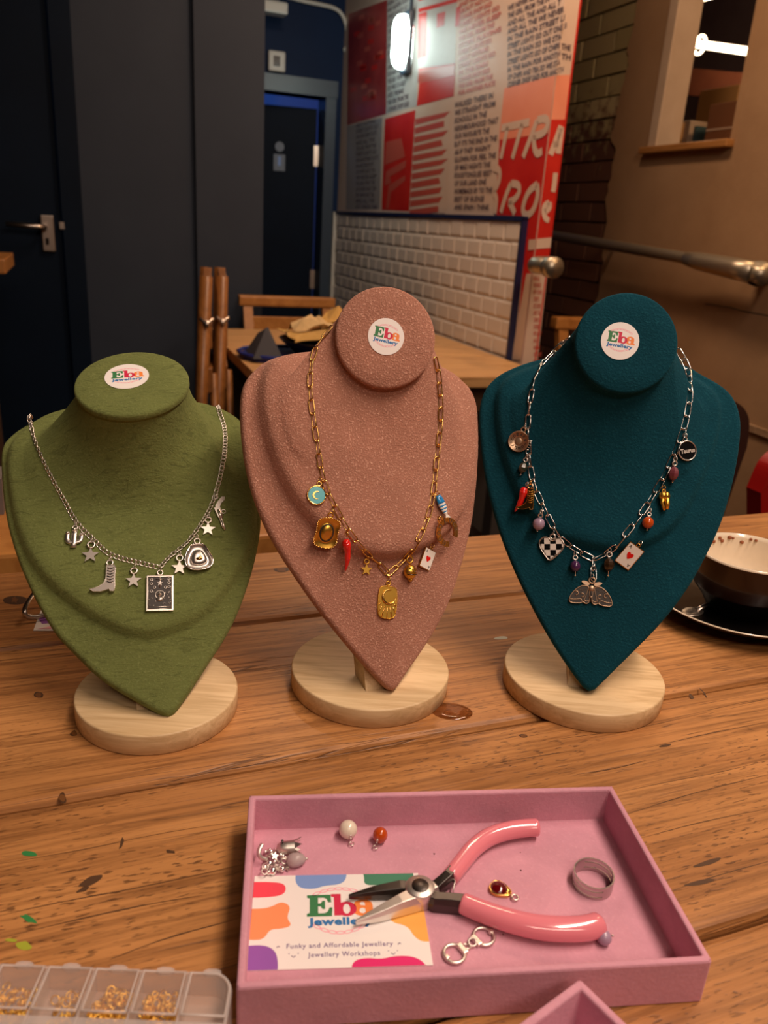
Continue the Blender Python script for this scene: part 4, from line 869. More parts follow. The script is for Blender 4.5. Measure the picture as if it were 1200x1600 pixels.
def bust(B):
    c = B['c']; ou = polar(B['outer'], c, NA); inn = polar(B['inner'], c, NA)
    ang = [-PI + 2 * PI * k / NA for k in range(NA)]
    inn = [min(i, o - .003) for i, o in zip(inn, ou)]
    rings = []
    def pr(r, w, cc=c): return [(cc[0] + rk * math.cos(a), cc[1] + rk * math.sin(a), w) for rk, a in zip(r, ang)]
    hb = .012
    rings.append(pr([r * .2 for r in ou], -hb)); rings.append(pr([r - .004 for r in ou], -hb)); rings.append(pr([r - .001 for r in ou], -hb * .8)); rings.append(pr(ou, -hb * .5)); rings.append(pr([r - .0003 for r in ou], -.0022)); rings.append(pr([r - .0016 for r in ou], -.0004))
    gap = [o - i for o, i in zip(ou, inn)]
    rings.append(pr([o - min(.004, g * .4) for o, g in zip(ou, gap)], 0.0))
    rings.append(pr([i + min(.003, g * .35) for i, g in zip(inn, gap)], .0004)); h = B['h']
    rings.append(pr([i + .0006 for i in inn], h * .25)); rings.append(pr([i - .0012 for i in inn], h * .75)); rings.append(pr([i - .0045 for i in inn], h)); base = pr([i - .011 for i in inn], h * 1.05)
    rings.append(base)
    vb, ra, rb = B['neck']
    el = polar([(ra * math.cos(2 * PI * k / 48), vb + rb * math.sin(2 * PI * k / 48)) for k in range(48)], c, NA)
    Bn = pr([min(e_, (i_ - .011) * .93) for e_, i_ in zip(el, inn)], h * 1.05 + .003)      # neck foot, kept inside the raised chest panel
    for t in (.33, .66): rings.append([tuple(p[k] * (1 - t) + q_[k] * t for k in range(3)) for p, q_ in zip(base, Bn)])
    rings.append(Bn)
    cx_, cy_, cw = B['cap']; R_ = B['R']
    te, ty = math.radians(B['tilt'][0]), math.radians(B['tilt'][1])
    n = Vector((math.sin(ty) * math.cos(te), math.sin(te), math.cos(te) * math.cos(ty))).normalized()
    a_ = Vector((1, 0, 0)); a_ = (a_ - n * a_.dot(n)).normalized(); b_ = n.cross(a_)
    C0 = Vector((cx_, cy_, cw))
    def cr(r, d): return [tuple(C0 + n * d + a_ * (r * math.cos(a)) + b_ * (r * math.sin(a))) for a in ang]
    Cn = cr(R_ - .0012, -B['ct'])
    for i in range(1, 11):
        t = i / 10; s = 1 - (1 - t) ** 1.3; wv = t ** 1.3 * .7 + .3 * t
        rings.append([(p[0] * (1 - s) + q_[0] * s, p[1] * (1 - s) + q_[1] * s, p[2] * (1 - wv) + q_[2] * wv) for p, q_ in zip(Bn, Cn)])
    ct = B['ct']
    for r, d in ((R_ - .0013, -ct + .0008), (R_ - .0003, -ct + .0018), (R_, -ct * .6), (R_, -.002), (R_ - .0005, -.0007), (R_ - .0018, 0), (R_ * .6, 0.0), (R_ * .25, 0)): rings.append(cr(r, d))
    vs = [p for r in rings for p in r]; fs = []
    for i in range(len(rings) - 1):
        for k in range(NA): fs.append((i * NA + k, i * NA + (k + 1) % NA, (i + 1) * NA + (k + 1) % NA, (i + 1) * NA + k))
    fs.append(tuple(range(NA))[::-1]); fs.append(tuple((len(rings) - 1) * NA + k for k in range(NA)))
    # gentle unevenness of padded cloth
    out = []
    for v in vs:
        v = Vector(v); d = (noise.noise(v * 30 + Vector((B['s'], 0, 0))) * .0009 + noise.noise(v * 90) * .0003) * (1 if len(out) < 24 * NA else 0); out.append((v.x, v.y, v.z + d))
    T = bframe(B['T'], *B['pose']); Rt = empty('jewellery_bust', Matrix.Translation((B['disc'][0], B['disc'][1], TZ)), B['label'], 'jewellery display')
    mb = MB(); mb.add(out, fs, B['mat'], None, True); body = mb.build('bust_form', Rt, T)
    bvh = BVHTree.FromPolygons([T @ Vector(p) for p in out], [f for f in fs])
    # base disc and slanted post
    dx, dy, dr_ = B['disc']; th = .0147
    mb = MB(); mb.lathe([(0, 0), (dr_ - .0008, 0), (dr_, .0008), (dr_, th - .0012), (dr_ - .0004, th - .0003), (dr_ - .0012, th), (0, th)], 'pale_wood', 96, T3((dx, dy, TZ)) @ RZ(B['grain'])); mb.build('base', Rt, Matrix())
    Ti = T; lo = TZ + th; mb = MB(); hw = .0105
    def at_floor(u, wl):      # slide down the board's v axis to the disc top
        p = T @ Vector((u, 0, wl)); vv = (T.to_3x3() @ Vector((0, 1, 0))); return p + vv * ((lo - p.z) / vv.z)
    U0, U1 = B['post'] - hw, B['post'] + hw; wf, wb = -.0118, -.031
    b0 = [at_floor(U0, wf), at_floor(U1, wf), at_floor(U1, wb), at_floor(U0, wb)]
    t0 = [T @ Vector((U0, .12, wf)), T @ Vector((U1, .12, wf)), T @ Vector((U1, .12, wb)), T @ Vector((U0, .12, wb))]
    mb.add(b0 + t0, [(0, 3, 2, 1), (4, 5, 6, 7), (0, 1, 5, 4), (1, 2, 6, 5), (2, 3, 7, 6), (3, 0, 4, 7)], 'pale_wood'); mb.build('post', Rt, Matrix())
    # round printed sticker
    so = B['stick']; ST = T @ frame(C0 + a_ * so[0] + b_ * so[1] + n * .00015, a_, b_, n) @ RZ(math.radians(so[3]))
    mb = MB(); mb.prism(circle(0, 0, so[2], n=48), 0, .0002, 'paper'); logo(mb, so[2] * .82, .00022); mb.build('sticker', Rt, ST, label='round white sticker with colourful slab lettering')
    return dict(root=Rt, T=T, bvh=bvh, C0=C0, n=n)
# ---- printed logo: slab letters E b a, the word Jewellery, and pink chain swags
def shape_E(): return [[(0, 0), (0, .13), (.10, .16), (.10, .84), (0, .87), (0, 1), (.90, 1), (.92, .64), (.80, .64), (.74, .80), (.64, .86), (.42, .86), (.42, .59), (.52, .60), (.58, .72), (.68, .72), (.68, .33), (.58, .33), (.52, .45), (.42, .46), (.42, .14), (.66, .14), (.78, .22), (.85, .40), (.96, .40), (.93, 0)]]
def logo(mb, hw, z):
    S_ = hw / 1.32                     # cap height unit
    def put(loops, x, y, k, mat, kx=1.0, dz=0): mb.flat([[(S_ * (x + p[0] * k * kx), S_ * (y + p[1] * k)) for p in lp] for lp in loops], z + dz, mat)
    y0 = -.18
    put(shape_E(), -1.12, y0, .92, 'ink_green')
    # b
    put([[(0, 1), (0, .88), (.10, .85), (.10, .02), (.36, .02), (.36, 1)]], -.28, y0, .95, 'ink_crimson')
    put([circle(.56, .31, .36, .33, 28), circle(.56, .31, .13, .22, 20)], -.28, y0, .95, 'ink_crimson', dz=.00001)
    # a
    put([circle(.34, .22, .32, .24, 28), circle(.36, .22, .12, .12, 18)], .46, y0, .95, 'ink_orange')
    put([[(.46, .0), (.46, .50), (.44, .60), (.34, .61), (.27, .55), (.30, .46), (.22, .38), (.08, .42), (.05, .54), (.14, .66), (.34, .73), (.56, .70), (.70, .60), (.74, .45), (.74, .14), (.84, .12), (.84, 0)]], .46, y0, .95, 'ink_orange', dz=.00001)
    mb.text('Jewellery', 2.22 * S_, .42 * S_, z, 'ink_blue', T3((.02 * S_, -.44 * S_, 0)), bold=.045, sp=1.05)
    for s, yy, am in ((1, 1.0, .20), (-1, -.86, -.26)):
        for k in range(7):
            t = (k - 3) / 3; x = t * .78; y = yy - am * t * t
            A = math.atan2(-2 * am * t / .78, 1); rx, ry = (.17, .075)
            o_ = circle(0, 0, rx, ry, 14); i_ = circle(0, 0, rx * .66, ry * .5, 10)
            R2 = lambda lp: [(x + a * math.cos(A) - b * math.sin(A), y + a * math.sin(A) + b * math.cos(A)) for a, b in lp]
            put([R2(o_), R2(i_)], 0, 0, 1, 'ink_pink', dz=.00001 * (k % 2))
BU = {}
def mirror_top(R, top, L): return [(0.0, -.0012)] + R + top + L
GL = [(-0.0791, 0.2376), (-0.0886, 0.2296), (-0.0945, 0.2209), (-0.0957, 0.2041), (-0.094, 0.1633), (-0.0878, 0.1303), (-0.0787, 0.1002), (-0.0664, 0.0693), (-0.0557, 0.054), (-0.0405, 0.0328), (-0.0235, 0.0172), (-0.008, 0.0045)]
GR = [(0.0052, 0.0029), (0.0257, 0.027), (0.0498, 0.0563), (0.066, 0.0873), (0.0762, 0.1121), (0.0828, 0.1343), (0.0858, 0.1579), (0.0855, 0.1852), (0.0843, 0.216), (0.082, 0.2314)]
PLo = [(-0.0699, 0.2405), (-0.0808, 0.2317), (-0.0881, 0.2212), (-0.0912, 0.2044), (-0.0916, 0.1774), (-0.0886, 0.1488), (-0.082, 0.1245), (-0.0718, 0.1021), (-0.0577, 0.0769), (-0.0415, 0.0518), (-0.0231, 0.0261), (-0.0058, 0.0043)]
PRo = [(0.0079, 0.0083), (0.0337, 0.034), (0.0506, 0.0557), (0.0665, 0.0864), (0.0797, 0.1189), (0.0883, 0.1521), (0.0945, 0.1842), (0.0961, 0.2075), (0.0929, 0.2216), (0.084, 0.2309), (0.0718, 0.2364)]
BLo = [(-0.0723, 0.2428), (-0.0893, 0.2319), (-0.0979, 0.2175), (-0.0988, 0.2007), (-0.095, 0.1761), (-0.0876, 0.1448), (-0.0759, 0.113), (-0.0629, 0.086), (-0.0479, 0.0603), (-0.0294, 0.0327), (-0.0112, 0.0105)]
BRo = [(0.0072, 0.0068), (0.0239, 0.027), (0.0499, 0.0585), (0.0681, 0.0895), (0.0827, 0.1246), (0.0894, 0.1488), (0.0945, 0.1796), (0.0964, 0.204), (0.0948, 0.2194), (0.0883, 0.2325), (0.0778, 0.2404), (0.0648, 0.2465), (0.056, 0.2526)]
GI = [(-0.0905, 0.1827), (-0.0843, 0.1384), (-0.0715, 0.1073), (-0.0524, 0.0843), (-0.0332, 0.0658), (-0.0132, 0.0545), (0.0077, 0.0541), (0.0344, 0.0641), (0.0566, 0.0887), (0.0725, 0.1126), (.080, .14), (.082, .19), (.079, .226), (.055, .245), (0, .252), (-.055, .246), (-.078, .232), (-.090, .215)]
PI_ = [(-0.0641, 0.2431), (-0.0756, 0.2285), (-0.0794, 0.205), (-0.0758, 0.1772), (-0.0666, 0.1472), (-0.0517, 0.1238), (-0.0302, 0.1021), (-0.002, 0.0934), (0.0234, 0.095), (0.051, 0.1067), (0.0707, 0.1252), (.082, .15), (.089, .18), (.089, .212), (.080, .228), (.062, .238), (.03, .246), (0, .248), (-.035, .247)]
BI = [(-0.072, 0.236), (-0.0839, 0.2259), (-0.0869, 0.2118), (-0.0831, 0.1859), (-0.0749, 0.1611), (-0.0603, 0.1324), (-0.0421, 0.1144), (-.02, .106), (.0, .1035), (.02, .1055), (0.0374, 0.1128), (0.0548, 0.129), (0.0672, 0.158), (0.076, 0.185), (0.080, 0.21), (.0785, .228), (.062, .24), (.03, .252), (0, .255), (-.04, .25)]
BU['G'] = bust(dict(c=(0, .165), outer=mirror_top(GR, [(.060, .2475), (.02, .256), (-.02, .257), (-.058, .249)], GL), inner=GI, h=.0085, neck=(.197, .076, .052), cap=(.0008, .2225, .062), R=.0392, tilt=(17, -4), ct=.007,
    pose=(16, 50, 5), T=on_z(264, 1117, .7682), disc=(-.1470, .4675, .0540), grain=.2, post=-.009, stick=(-.003, .007, .0152, -3), s=1.0, mat='suede_green', label='olive green suede jewellery bust on a round wooden base, leaning back, left of the three'))
BU['P'] = bust(dict(c=(0, .165), outer=mirror_top(PRo, [(.045, .247), (.015, .250), (-.02, .250), (-.05, .247)], PLo), inner=PI_, h=.0115, neck=(.198, .072, .047), cap=(.0055, .2435, .0415), R=.0355, tilt=(-11, -12), ct=.007,
    pose=(24, 30, -2), T=on_z(616, 1081, .7682), disc=(-.0025, .5172, .0585), grain=1.7, post=-.006, stick=(.000, .0005, .0128, -13), s=5.0, mat='suede_pink', label='dusty pink suede jewellery bust on a round wooden base, middle one of the three'))
BU['B'] = bust(dict(c=(0, .165), outer=mirror_top(BRo, [(.03, .2575), (.0, .259), (-.03, .257), (-.055, .250)], BLo), inner=BI, h=.0085, neck=(.200, .074, .050), cap=(.000, .2435, .054), R=.0355, tilt=(-10, 3), ct=.007,
    pose=(-8, 30, 1), T=on_z(922, 1083, .7682), disc=(.1595, .5308, .0598), grain=1.3, post=-.004, stick=(-.0045, .0008, .0132, -5), s=9.0, mat='suede_teal', label='dark teal suede jewellery bust on a round wooden base, right of the three'))
# ================================================================== NECKLACES
def hit(B, x, y):
    d = ray(x, y).normalized(); loc, n, i, dist = B['bvh'].ray_cast(CAM, d)
    if loc is None:
        # just off the silhouette: take the board plane
        T = B['T']; nn = T.to_3x3() @ Vector((0, 0, 1)); o = T.translation; loc = CAM + d * ((o - CAM).dot(nn) / d.dot(nn)); n = nn
    if n.dot(d) > 0: n = -n
    return loc, n
def cat_path(P, step):
    out = []
    d = [0.0]
    for a, b in zip(P, P[1:]): d.append(d[-1] + (b - a).length)
    n = max(2, int(round(d[-1] / step))); k = 0
    for i in range(n + 1):
        s = d[-1] * i / n
        while k < len(P) - 2 and d[k + 1] < s: k += 1
        t = (s - d[k]) / max(d[k + 1] - d[k], 1e-9); out.append(P[k].lerp(P[k + 1], t))
    return out
def link_mesh(L, W, r, mat, twist=0.0):
    m2 = MB(); pts = []; k = 6; hl = L / 2 - W / 2
    for i in range(k + 1): a = -PI / 2 + PI * i / k; pts.append((hl + W / 2 * math.cos(a), W / 2 * math.sin(a), 0))
    for i in range(k + 1): a = PI / 2 + PI * i / k; pts.append((-hl + W / 2 * math.cos(a), W / 2 * math.sin(a), 0))
    pts = [(x, y * math.cos(twist * x / L), y * math.sin(twist * x / L)) for x, y, z in pts]
    m2.tube(pts, r, mat, 6, closed=True); return m2.mesh('link')
def necklace(B, runs, L, W, r, mat, lab, roll=(0.35, 1.15), over=.86, ends=()):
    o, n0 = hit(B, *runs[0][-1])
    Rt = empty('charm_necklace', Matrix.Translation(o), lab, 'necklace'); inv = Rt.matrix_world.inverted()
    me = link_mesh(L, W, r, mat, .5 if L < .006 else 0)
    for ri, run in enumerate(runs):
        pts = smooth_line(run, 1); P = []; Ns = []
        for x, y in pts:
            l, n = hit(B, x, y)
            P.append(l + n * (r + W * .22)); Ns.append(n)
        if ends and ends[ri]:
            q0 = B['T'].inverted() @ P[0]; P = [B['T'] @ Vector((q0.x * 1.0, q0.y + .010, q0.z - .014)), B['T'] @ Vector((q0.x, q0.y + .006, q0.z - .004))] + P
        Q = cat_path(P, L * over)
        for i in range(len(Q) - 1):
            a, b = Q[i], Q[i + 1]; t = (b - a).normalized(); mid = (a + b) / 2
            nn = (CAM - mid).normalized(); j = min(range(len(Ns)), key=lambda q_: (P[len(P) - len(Ns) + q_] - mid).length); nn = Ns[j]
            nn = (nn - t * nn.dot(t)).normalized(); y = nn.cross(t)
            inst('link', me, Rt, inv @ (frame(mid, t, y, nn) @ RX(roll[i % 2] + random.uniform(-.12, .12))))
    return Rt
def charm(B, Rt, name, top, bot, fn, lab=None, lift=.0016, ring=True, rmat='silver', turn=0.0, rr_=.0016, twist=0.0):
    a, na = hit(B, *top); b, nb = hit(B, *bot); n = (na + nb).normalized(); y = (a - b); H = y.length
    y.normalize(); n = (n - y * n.dot(y)).normalized(); x = y.cross(n)
    hmax = 0.0
    for t_ in (.1, .3, .5, .7, .9, 1.0):
        for s_ in (-.25, -.12, 0, .12, .25):
            p = a - y * (t_ * H) + x * (s_ * H); loc, _n, _i, dist = B['bvh'].ray_cast(p + n * .03, -n, .06)
            if loc is not None: hmax = max(hmax, .03 - dist)
    T = frame(a + n * (hmax + lift - .0004), x, y, n) @ RY(twist)
    mb = MB(); subs = fn(mb, H) or []
    o = mb.build(name, Rt, T, label=lab)
    for sn, sm, sl in subs: sm.build(sn, o, T, label=sl)
    if ring:
        m2 = MB(); m2.ring((0, rr_ * .75, 0), rr_, .00035, rmat, 14, axis='x', rs=6); m2.build('jump_ring', o, T @ RY(.5))
    return o
def loop(mb, H, y, R, mat, k=.35): mb.ring((0, y, 0), R, R * k, mat, 14)
def star5(cx, cy, R, r=.42): return [(cx + (R if k % 2 == 0 else R * r) * math.sin(PI * k / 5), cy + (R if k % 2 == 0 else R * r) * math.cos(PI * k / 5)) for k in range(10)]
def c_star(mat):
    def f(mb, H): R = H * .36; loop(mb, H, -H * .16, H * .14, mat); mb.prism(star5(0, -H * .64, R), -.0005, .0005, mat)
    return f
def c_cactus(mb, H):
    loop(mb, H, -H * .1, H * .09, 'silver')
    for pts, r in (([(0, -.2), (0, -.97)], .115), ([(-.3, -.34), (-.3, -.66), (-.2, -.74), (0, -.76)], .095), ([(.3, -.42), (.3, -.66), (.2, -.72), (0, -.74)], .09)):
        P = [(x * H * .85, y * H, 0) for x, y in smooth_line(pts, 1)]
        mb.tube(P, r * H, 'silver', 8, flat=.6); mb.ball(P[0], r * H, 'silver', 8)
    for x in (-.04, .0, .04): mb.tube([(x * H, -.22 * H, .05 * H), (x * H, -.9 * H, .05 * H)], .012 * H, 'silver_dark', 4)
    for s_ in (-1, 1): mb.tube([(s_ * .255 * H, -.4 * H, .045 * H), (s_ * .255 * H, -.64 * H, .045 * H)], .014 * H, 'silver_dark', 4)
def boot_poly(k=1.0): return [(-.02, -.20), (.20, -.20), (.235, -.3), (.22, -.62), (.235, -.80), (.23, -.90), (.21, -1.0), (.10, -1.0), (.09, -.93), (-.02, -.96), (-.16, -1.0), (-.34, -.99), (-.46, -.92), (-.36, -.90), (-.22, -.86), (-.08, -.76), (-.02, -.62)]
def c_boot(mat, dark):
    def f(mb, H):
        loop(mb, H, -H * .10, H * .085, mat); P = [(x * H * 1.0 - .06 * H, y * H) for x, y in boot_poly()]
        mb.prism(P, -.09 * H, .07 * H, mat); ins = [(x * .86 - .005 * H, y * .93 - .035 * H) for x, y in P]
        for k in range(6):
            yy = -.28 - k * .085; mb.tube([((-.05) * H, yy * H, .075 * H), (.04 * H, (yy - .04) * H, .085 * H), (.13 * H, yy * H, .075 * H)], .014 * H, dark, 4); mb.ball((.09 * H if k % 2 else -.0, (yy - .03) * H, .07 * H), .03 * H, mat, 6)
        mb.tube([(x, y, .07 * H) for x, y in P], .012 * H, mat, 4, closed=True)
    return f
def c_tarot(mb, H):
    loop(mb, H, -H * .07, H * .06, 'silver'); w_ = .30 * H; y0, y1 = -H, -.14 * H
    mb.box(-w_, w_, y0, y1, -.0012, .0006, 'silver', None, .0004)
    mb.box(-w_ * .86, w_ * .86, y0 + .05 * H, y1 - .04 * H, .0006, .00065, 'silver_dark')
    z = .0009; t = .0075 * H
    for a in ((-.86, -.955, .86, -.955), (-.86, -.905, .86, -.905), (-.86, -.18, .86, -.18), (-.86, -.955, -.86, -.18), (.86, -.955, .86, -.18)): mb.tube([(a[0] * w_, a[1] * H, z), (a[2] * w_, a[3] * H, z)], t, 'silver', 4)
    for x, y in ((-.62, -.25), (-.62, -.35), (-.62, -.53), (.66, -.24), (.66, -.33), (.66, -.43), (.4, -.44), (-.4, -.44)): mb.ring((x * w_, y * H, z), .03 * H, .009 * H, 'silver', 8, rs=4)
    mb.tube([(0, -.2 * H, z), (0, -.44 * H, z)], t * 1.6, 'silver', 4); mb.tube([(-.3 * w_, -.24 * H, z), (.3 * w_, -.24 * H, z)], t * 1.4, 'silver', 4)
    mb.prism(star5(0, -.34 * H, .07 * H), .0006, .0011, 'pewter')
    mb.ring((0, -.62 * H, z), .10 * H, .012 * H, 'silver', 14, rs=4); mb.ball((0, -.62 * H, z), .045 * H, 'silver', 8); mb.ball((.0, -.73 * H, z), .055 * H, 'silver', 8, None, (1.5, 1, .6))
    rt = random.Random(2)
    for k in range(26): x = rt.uniform(-.78, .78); y = rt.uniform(-.87, -.52); mb.tube([(x * w_, y * H, z), ((x + rt.uniform(-.16, .16)) * w_, (y + rt.uniform(-.05, .05)) * H, z)], t * .9, 'pewter', 4)
def c_hat(mb, H):     # cowboy hat seen from below: pear-shaped brim and crown
    loop(mb, H, -H * .1, H * .08, 'silver')
    P = smooth_loop([(-.16, -.22), (.16, -.22), (.28, -.45), (.40, -.72), (.34, -.92), (.12, -1.0), (-.18, -1.0), (-.36, -.88), (-.36, -.6), (-.26, -.38)], 2); P = [(x * H, y * H) for x, y in P]; n = len(P); cx_, cy_ = .02 * H, -.64 * H
    vs = []
    for f, z in ((1.0, .0022), (.93, .0013), (.78, .0002), (.62, .0), (.56, .0006), (.48, .0024), (.30, .0032), (.1, .0026)): vs += [(cx_ + (x - cx_) * f, cy_ + (y - cy_) * f, z) for x, y in P]
    fs = [(i * n + k, i * n + (k + 1) % n, (i + 1) * n + (k + 1) % n, (i + 1) * n + k) for i in range(7) for k in range(n)] + [tuple(7 * n + k for k in range(n))]
    mb.add(vs, fs, 'silver', None, True); mb.tube([(x, y, .0022) for x, y in P], .025 * H, 'bright_silver', 6, closed=True)
    mb.tube([(cx_ + (x - cx_) * .5, cy_ + (y - cy_) * .5, .0022) for x, y in P], .02 * H, 'silver_dark', 5, closed=True); mb.ball((cx_, cy_ - .05 * H, .003), .08 * H, 'gold', 8, None, (1.2, .8, .5))
def c_gun(mb, H):
    w_ = 1.0
    mb.ring((-.02 * H, -.03 * H, 0), .05 * H, .018 * H, 'silver', 12)
    mb.prism([(x * H, y * H) for x, y in [(.13, -.02), (.22, -.02), (.20, -.12), (.10, -.22), (.06, -.34), (.02, -.42), (-.06, -.40), (-.05, -.28), (.02, -.16)]], -.0008, .0008, 'silver')
    mb.prism([(x * H, y * H) for x, y in [(-.09, -.36), (.07, -.36), (.12, -.62), (.01, -.66), (-.05, -.5)]], -.0010, .0010, 'silver')
    mb.tube([(.02 * H, -.42 * H, 0), (.08 * H, -.66 * H, 0)], .065 * H, 'silver', 10); mb.tube([(.06 * H, -.6 * H, 0), (.15 * H, -1.0 * H, 0)], .032 * H, 'silver', 8); mb.tube([(.02 * H, -.62 * H, .0), (.10 * H, -.95 * H, .0)], .018 * H, 'silver', 6)
    mb.ring((.15 * H, -.46 * H, 0), .055 * H, .014 * H, 'silver', 12)
    for k in range(4): mb.ball(((.02 + .02 * k) * H, (-.45 - .05 * k) * H, .06 * H), .02 * H, 'silver_dark', 6)
def c_moondisc(mb, H):
    R = H * .40; c = (0, -H * .6, 0); loop(mb, H, -H * .12, H * .09, 'gold')
    mb.lathe([(0, -.0006), (R, -.0006), (R * 1.03, 0), (R, .0007), (R * .88, .0007), (R * .88, .0004), (0, .0004)], 'gold', 14, T3(c))
    s2 = MB(); s2.prism(circle(0, c[1], R * .87, n=24), .0003, .0006, 'aqua_enamel')
    s3 = MB(); cr_ = [(R * .42 * math.cos(a), c[1] + R * .42 * math.sin(a)) for a in [math.radians(60 + k * 15) for k in range(17)]] + [(R * .12 + R * .36 * math.cos(a), c[1] + R * .34 * math.sin(a)) for a in [math.radians(290 - k * 14) for k in range(16)]]
    s3.prism(cr_, .0006, .0009, 'gold'); return [('enamel', s2, 'pale blue enamel'), ('crescent', s3, None)]
def c_sombrero(mb, H):
    loop(mb, H, -H * .07, H * .07, 'gold_deep')
    P = smooth_loop([(-.20, -.13), (.20, -.13), (.33, -.28), (.29, -.52), (.34, -.80), (.22, -.98), (-.22, -.98), (-.33, -.80), (-.29, -.52), (-.33, -.28)], 2); P = [(x * H, y * H) for x, y in P]; n = len(P); cy_ = -.56 * H
    vs = []
    for f, z in ((1, .0016), (.8, .0006), (.6, .0), (.42, .0002), (.36, .0014), (.24, .0026), (.1, .0026)): vs += [(x * f, cy_ + (y - cy_) * f, z) if f > .5 else (.30 * H * f * math.cos(math.atan2(y - cy_, x)) * 1.5, cy_ + .40 * H * f * math.sin(math.atan2(y - cy_, x)) * 1.5, z) for x, y in P]
    mb.add(vs, [(i * n + k, i * n + (k + 1) % n, (i + 1) * n + (k + 1) % n, (i + 1) * n + k) for i in range(6) for k in range(n)] + [tuple(6 * n + k for k in range(n))], 'gold_deep', None, True)
    s2 = MB()
    for k in range(0, n): s2.ball((P[k][0], P[k][1], .0017), .024 * H, 'gold', 6)
    s3 = MB(); s3.tube([(.175 * H * math.cos(2 * PI * q_ / 24), cy_ + .235 * H * math.sin(2 * PI * q_ / 24), .0009) for q_ in range(24)], .026 * H, 'silver_dark', 5, closed=True)
    return [('beaded_rim', s2, None), ('hat_band', s3, 'dark band around the crown')]
def c_chilli(bend=.0, slim=1.0):
    def f(mb, H):
        mb.tube([(0, -.1 * H, 0), (0, -.22 * H, 0)], .025 * H, 'gold', 6)
        n = 14; P = []; R = []
        for i in range(n + 1):
            t = i / n; P.append((math.sin(t * 3.2) * .05 * H + bend * t * t * H, (-.2 - .8 * t) * H, 0)); R.append(H * .10 * slim * (1 - t) ** .55 * (1 + .08 * math.sin(t * 14)) + H * .012)
        mb.tube(P, R, 'red_enamel', 12); mb.ball(P[0], R[0], 'red_enamel', 12)
    return f
def c_suntag(mb, H):
    loop(mb, H, -H * .06, H * .055, 'gold_deep'); P = smooth_loop([(-.18, -.14), (.18, -.14), (.27, -.24), (.27, -.86), (.17, -1.0), (-.17, -1.0), (-.27, -.86), (-.27, -.24)], 1); P = [(x * H, y * H) for x, y in P]
    mb.prism(P, -.0008, .0005, 'gold_deep'); mb.tube([(x * .97, y * .985 - .008 * H, .0005) for x, y in P], .012 * H, 'gold_deep', 5, closed=True)
    s2 = MB()
    cy_ = -.42 * H
    for k in range(11):
        a = math.radians(-90 + (k - 5) * 15); r0 = .26 * H; r1 = min(.56 * H, abs(.24 * H / (math.cos(a) + (1e-6 if math.cos(a) >= 0 else -1e-6))))
        if r1 > r0: s2.tube([(r0 * math.cos(a), cy_ + r0 * math.sin(a), .0006), (r1 * math.cos(a), cy_ + r1 * math.sin(a), .0006)], .014 * H, 'gold', 5)
    s3 = MB(); n = 22; pts = []; rs_ = []
    for k in range(n + 1):
        a = math.radians(75 + 285 * k / n); pts.append((.035 * H + .185 * H * math.cos(a), cy_ + .0 + .185 * H * math.sin(a), .0010)); rs_.append(H * (.006 + .026 * math.sin(PI * k / n)))
    s3.tube(pts, rs_, 'gold', 8); return [('sun_rays', s2, None), ('crescent', s3, None)]
def c_ladybird(mb, H):
    loop(mb, H, -H * .14, H * .13, 'gold_deep', .28); mb.ball((0, -.62 * H, 0), .27 * H, 'gold_deep', 14, None, (1, 1.1, .8)); mb.ball((0, -.92 * H, 0), .09 * H, 'gold_deep', 8)
    for x, y in ((-.1, -.48), (.1, -.48), (-.13, -.62), (.13, -.62), (0, -.55)): mb.ball((x * H, y * H, .19 * H), .04 * H, 'bronze', 6)
    mb.tube([(-.2 * H, -.72 * H, .12 * H), (0, -.74 * H, .2 * H), (.2 * H, -.72 * H, .12 * H)], .025 * H, 'black_enamel', 6)
HEART = smooth_loop([(0, .30), (.16, .46), (.36, .42), (.45, .22), (.38, -.02), (.18, -.28), (0, -.48), (-.18, -.28), (-.38, -.02), (-.45, .22), (-.36, .42), (-.16, .46)], 1)
def c_ace(mat):
    def f(mb, H):
        loop(mb, H, -H * .05, H * .065, mat); h = .90 * H; w_ = h * .35; cy_ = -.1 * H - h / 2
        mb.box(-w_, w_, cy_ - h / 2, cy_ + h / 2, -.0007, .0004, mat, None, .0002)
        s2 = MB(); s2.box(-w_ * .92, w_ * .92, cy_ - h * .465, cy_ + h * .465, .0004, .00055, 'white_enamel')
        s3 = MB(); s3.prism([(x * h * .32, cy_ + y * h * .32) for x, y in HEART], .00055, .0007, 'red_enamel')
        s4 = MB(); s4.text('A', h * .13, h * .13, .0006, 'silver_dark', T3((-w_ * .6, cy_ + h * .34, 0)), bold=.02); s4.text('A', h * .13, h * .13, .0006, 'silver_dark', T3((w_ * .6, cy_ - h * .34, 0)) @ RZ(PI), bold=.02)
        return [('enamel', s2, 'white enamel card face'), ('heart', s3, 'red heart'), ('lettering', s4, None)]
    return f
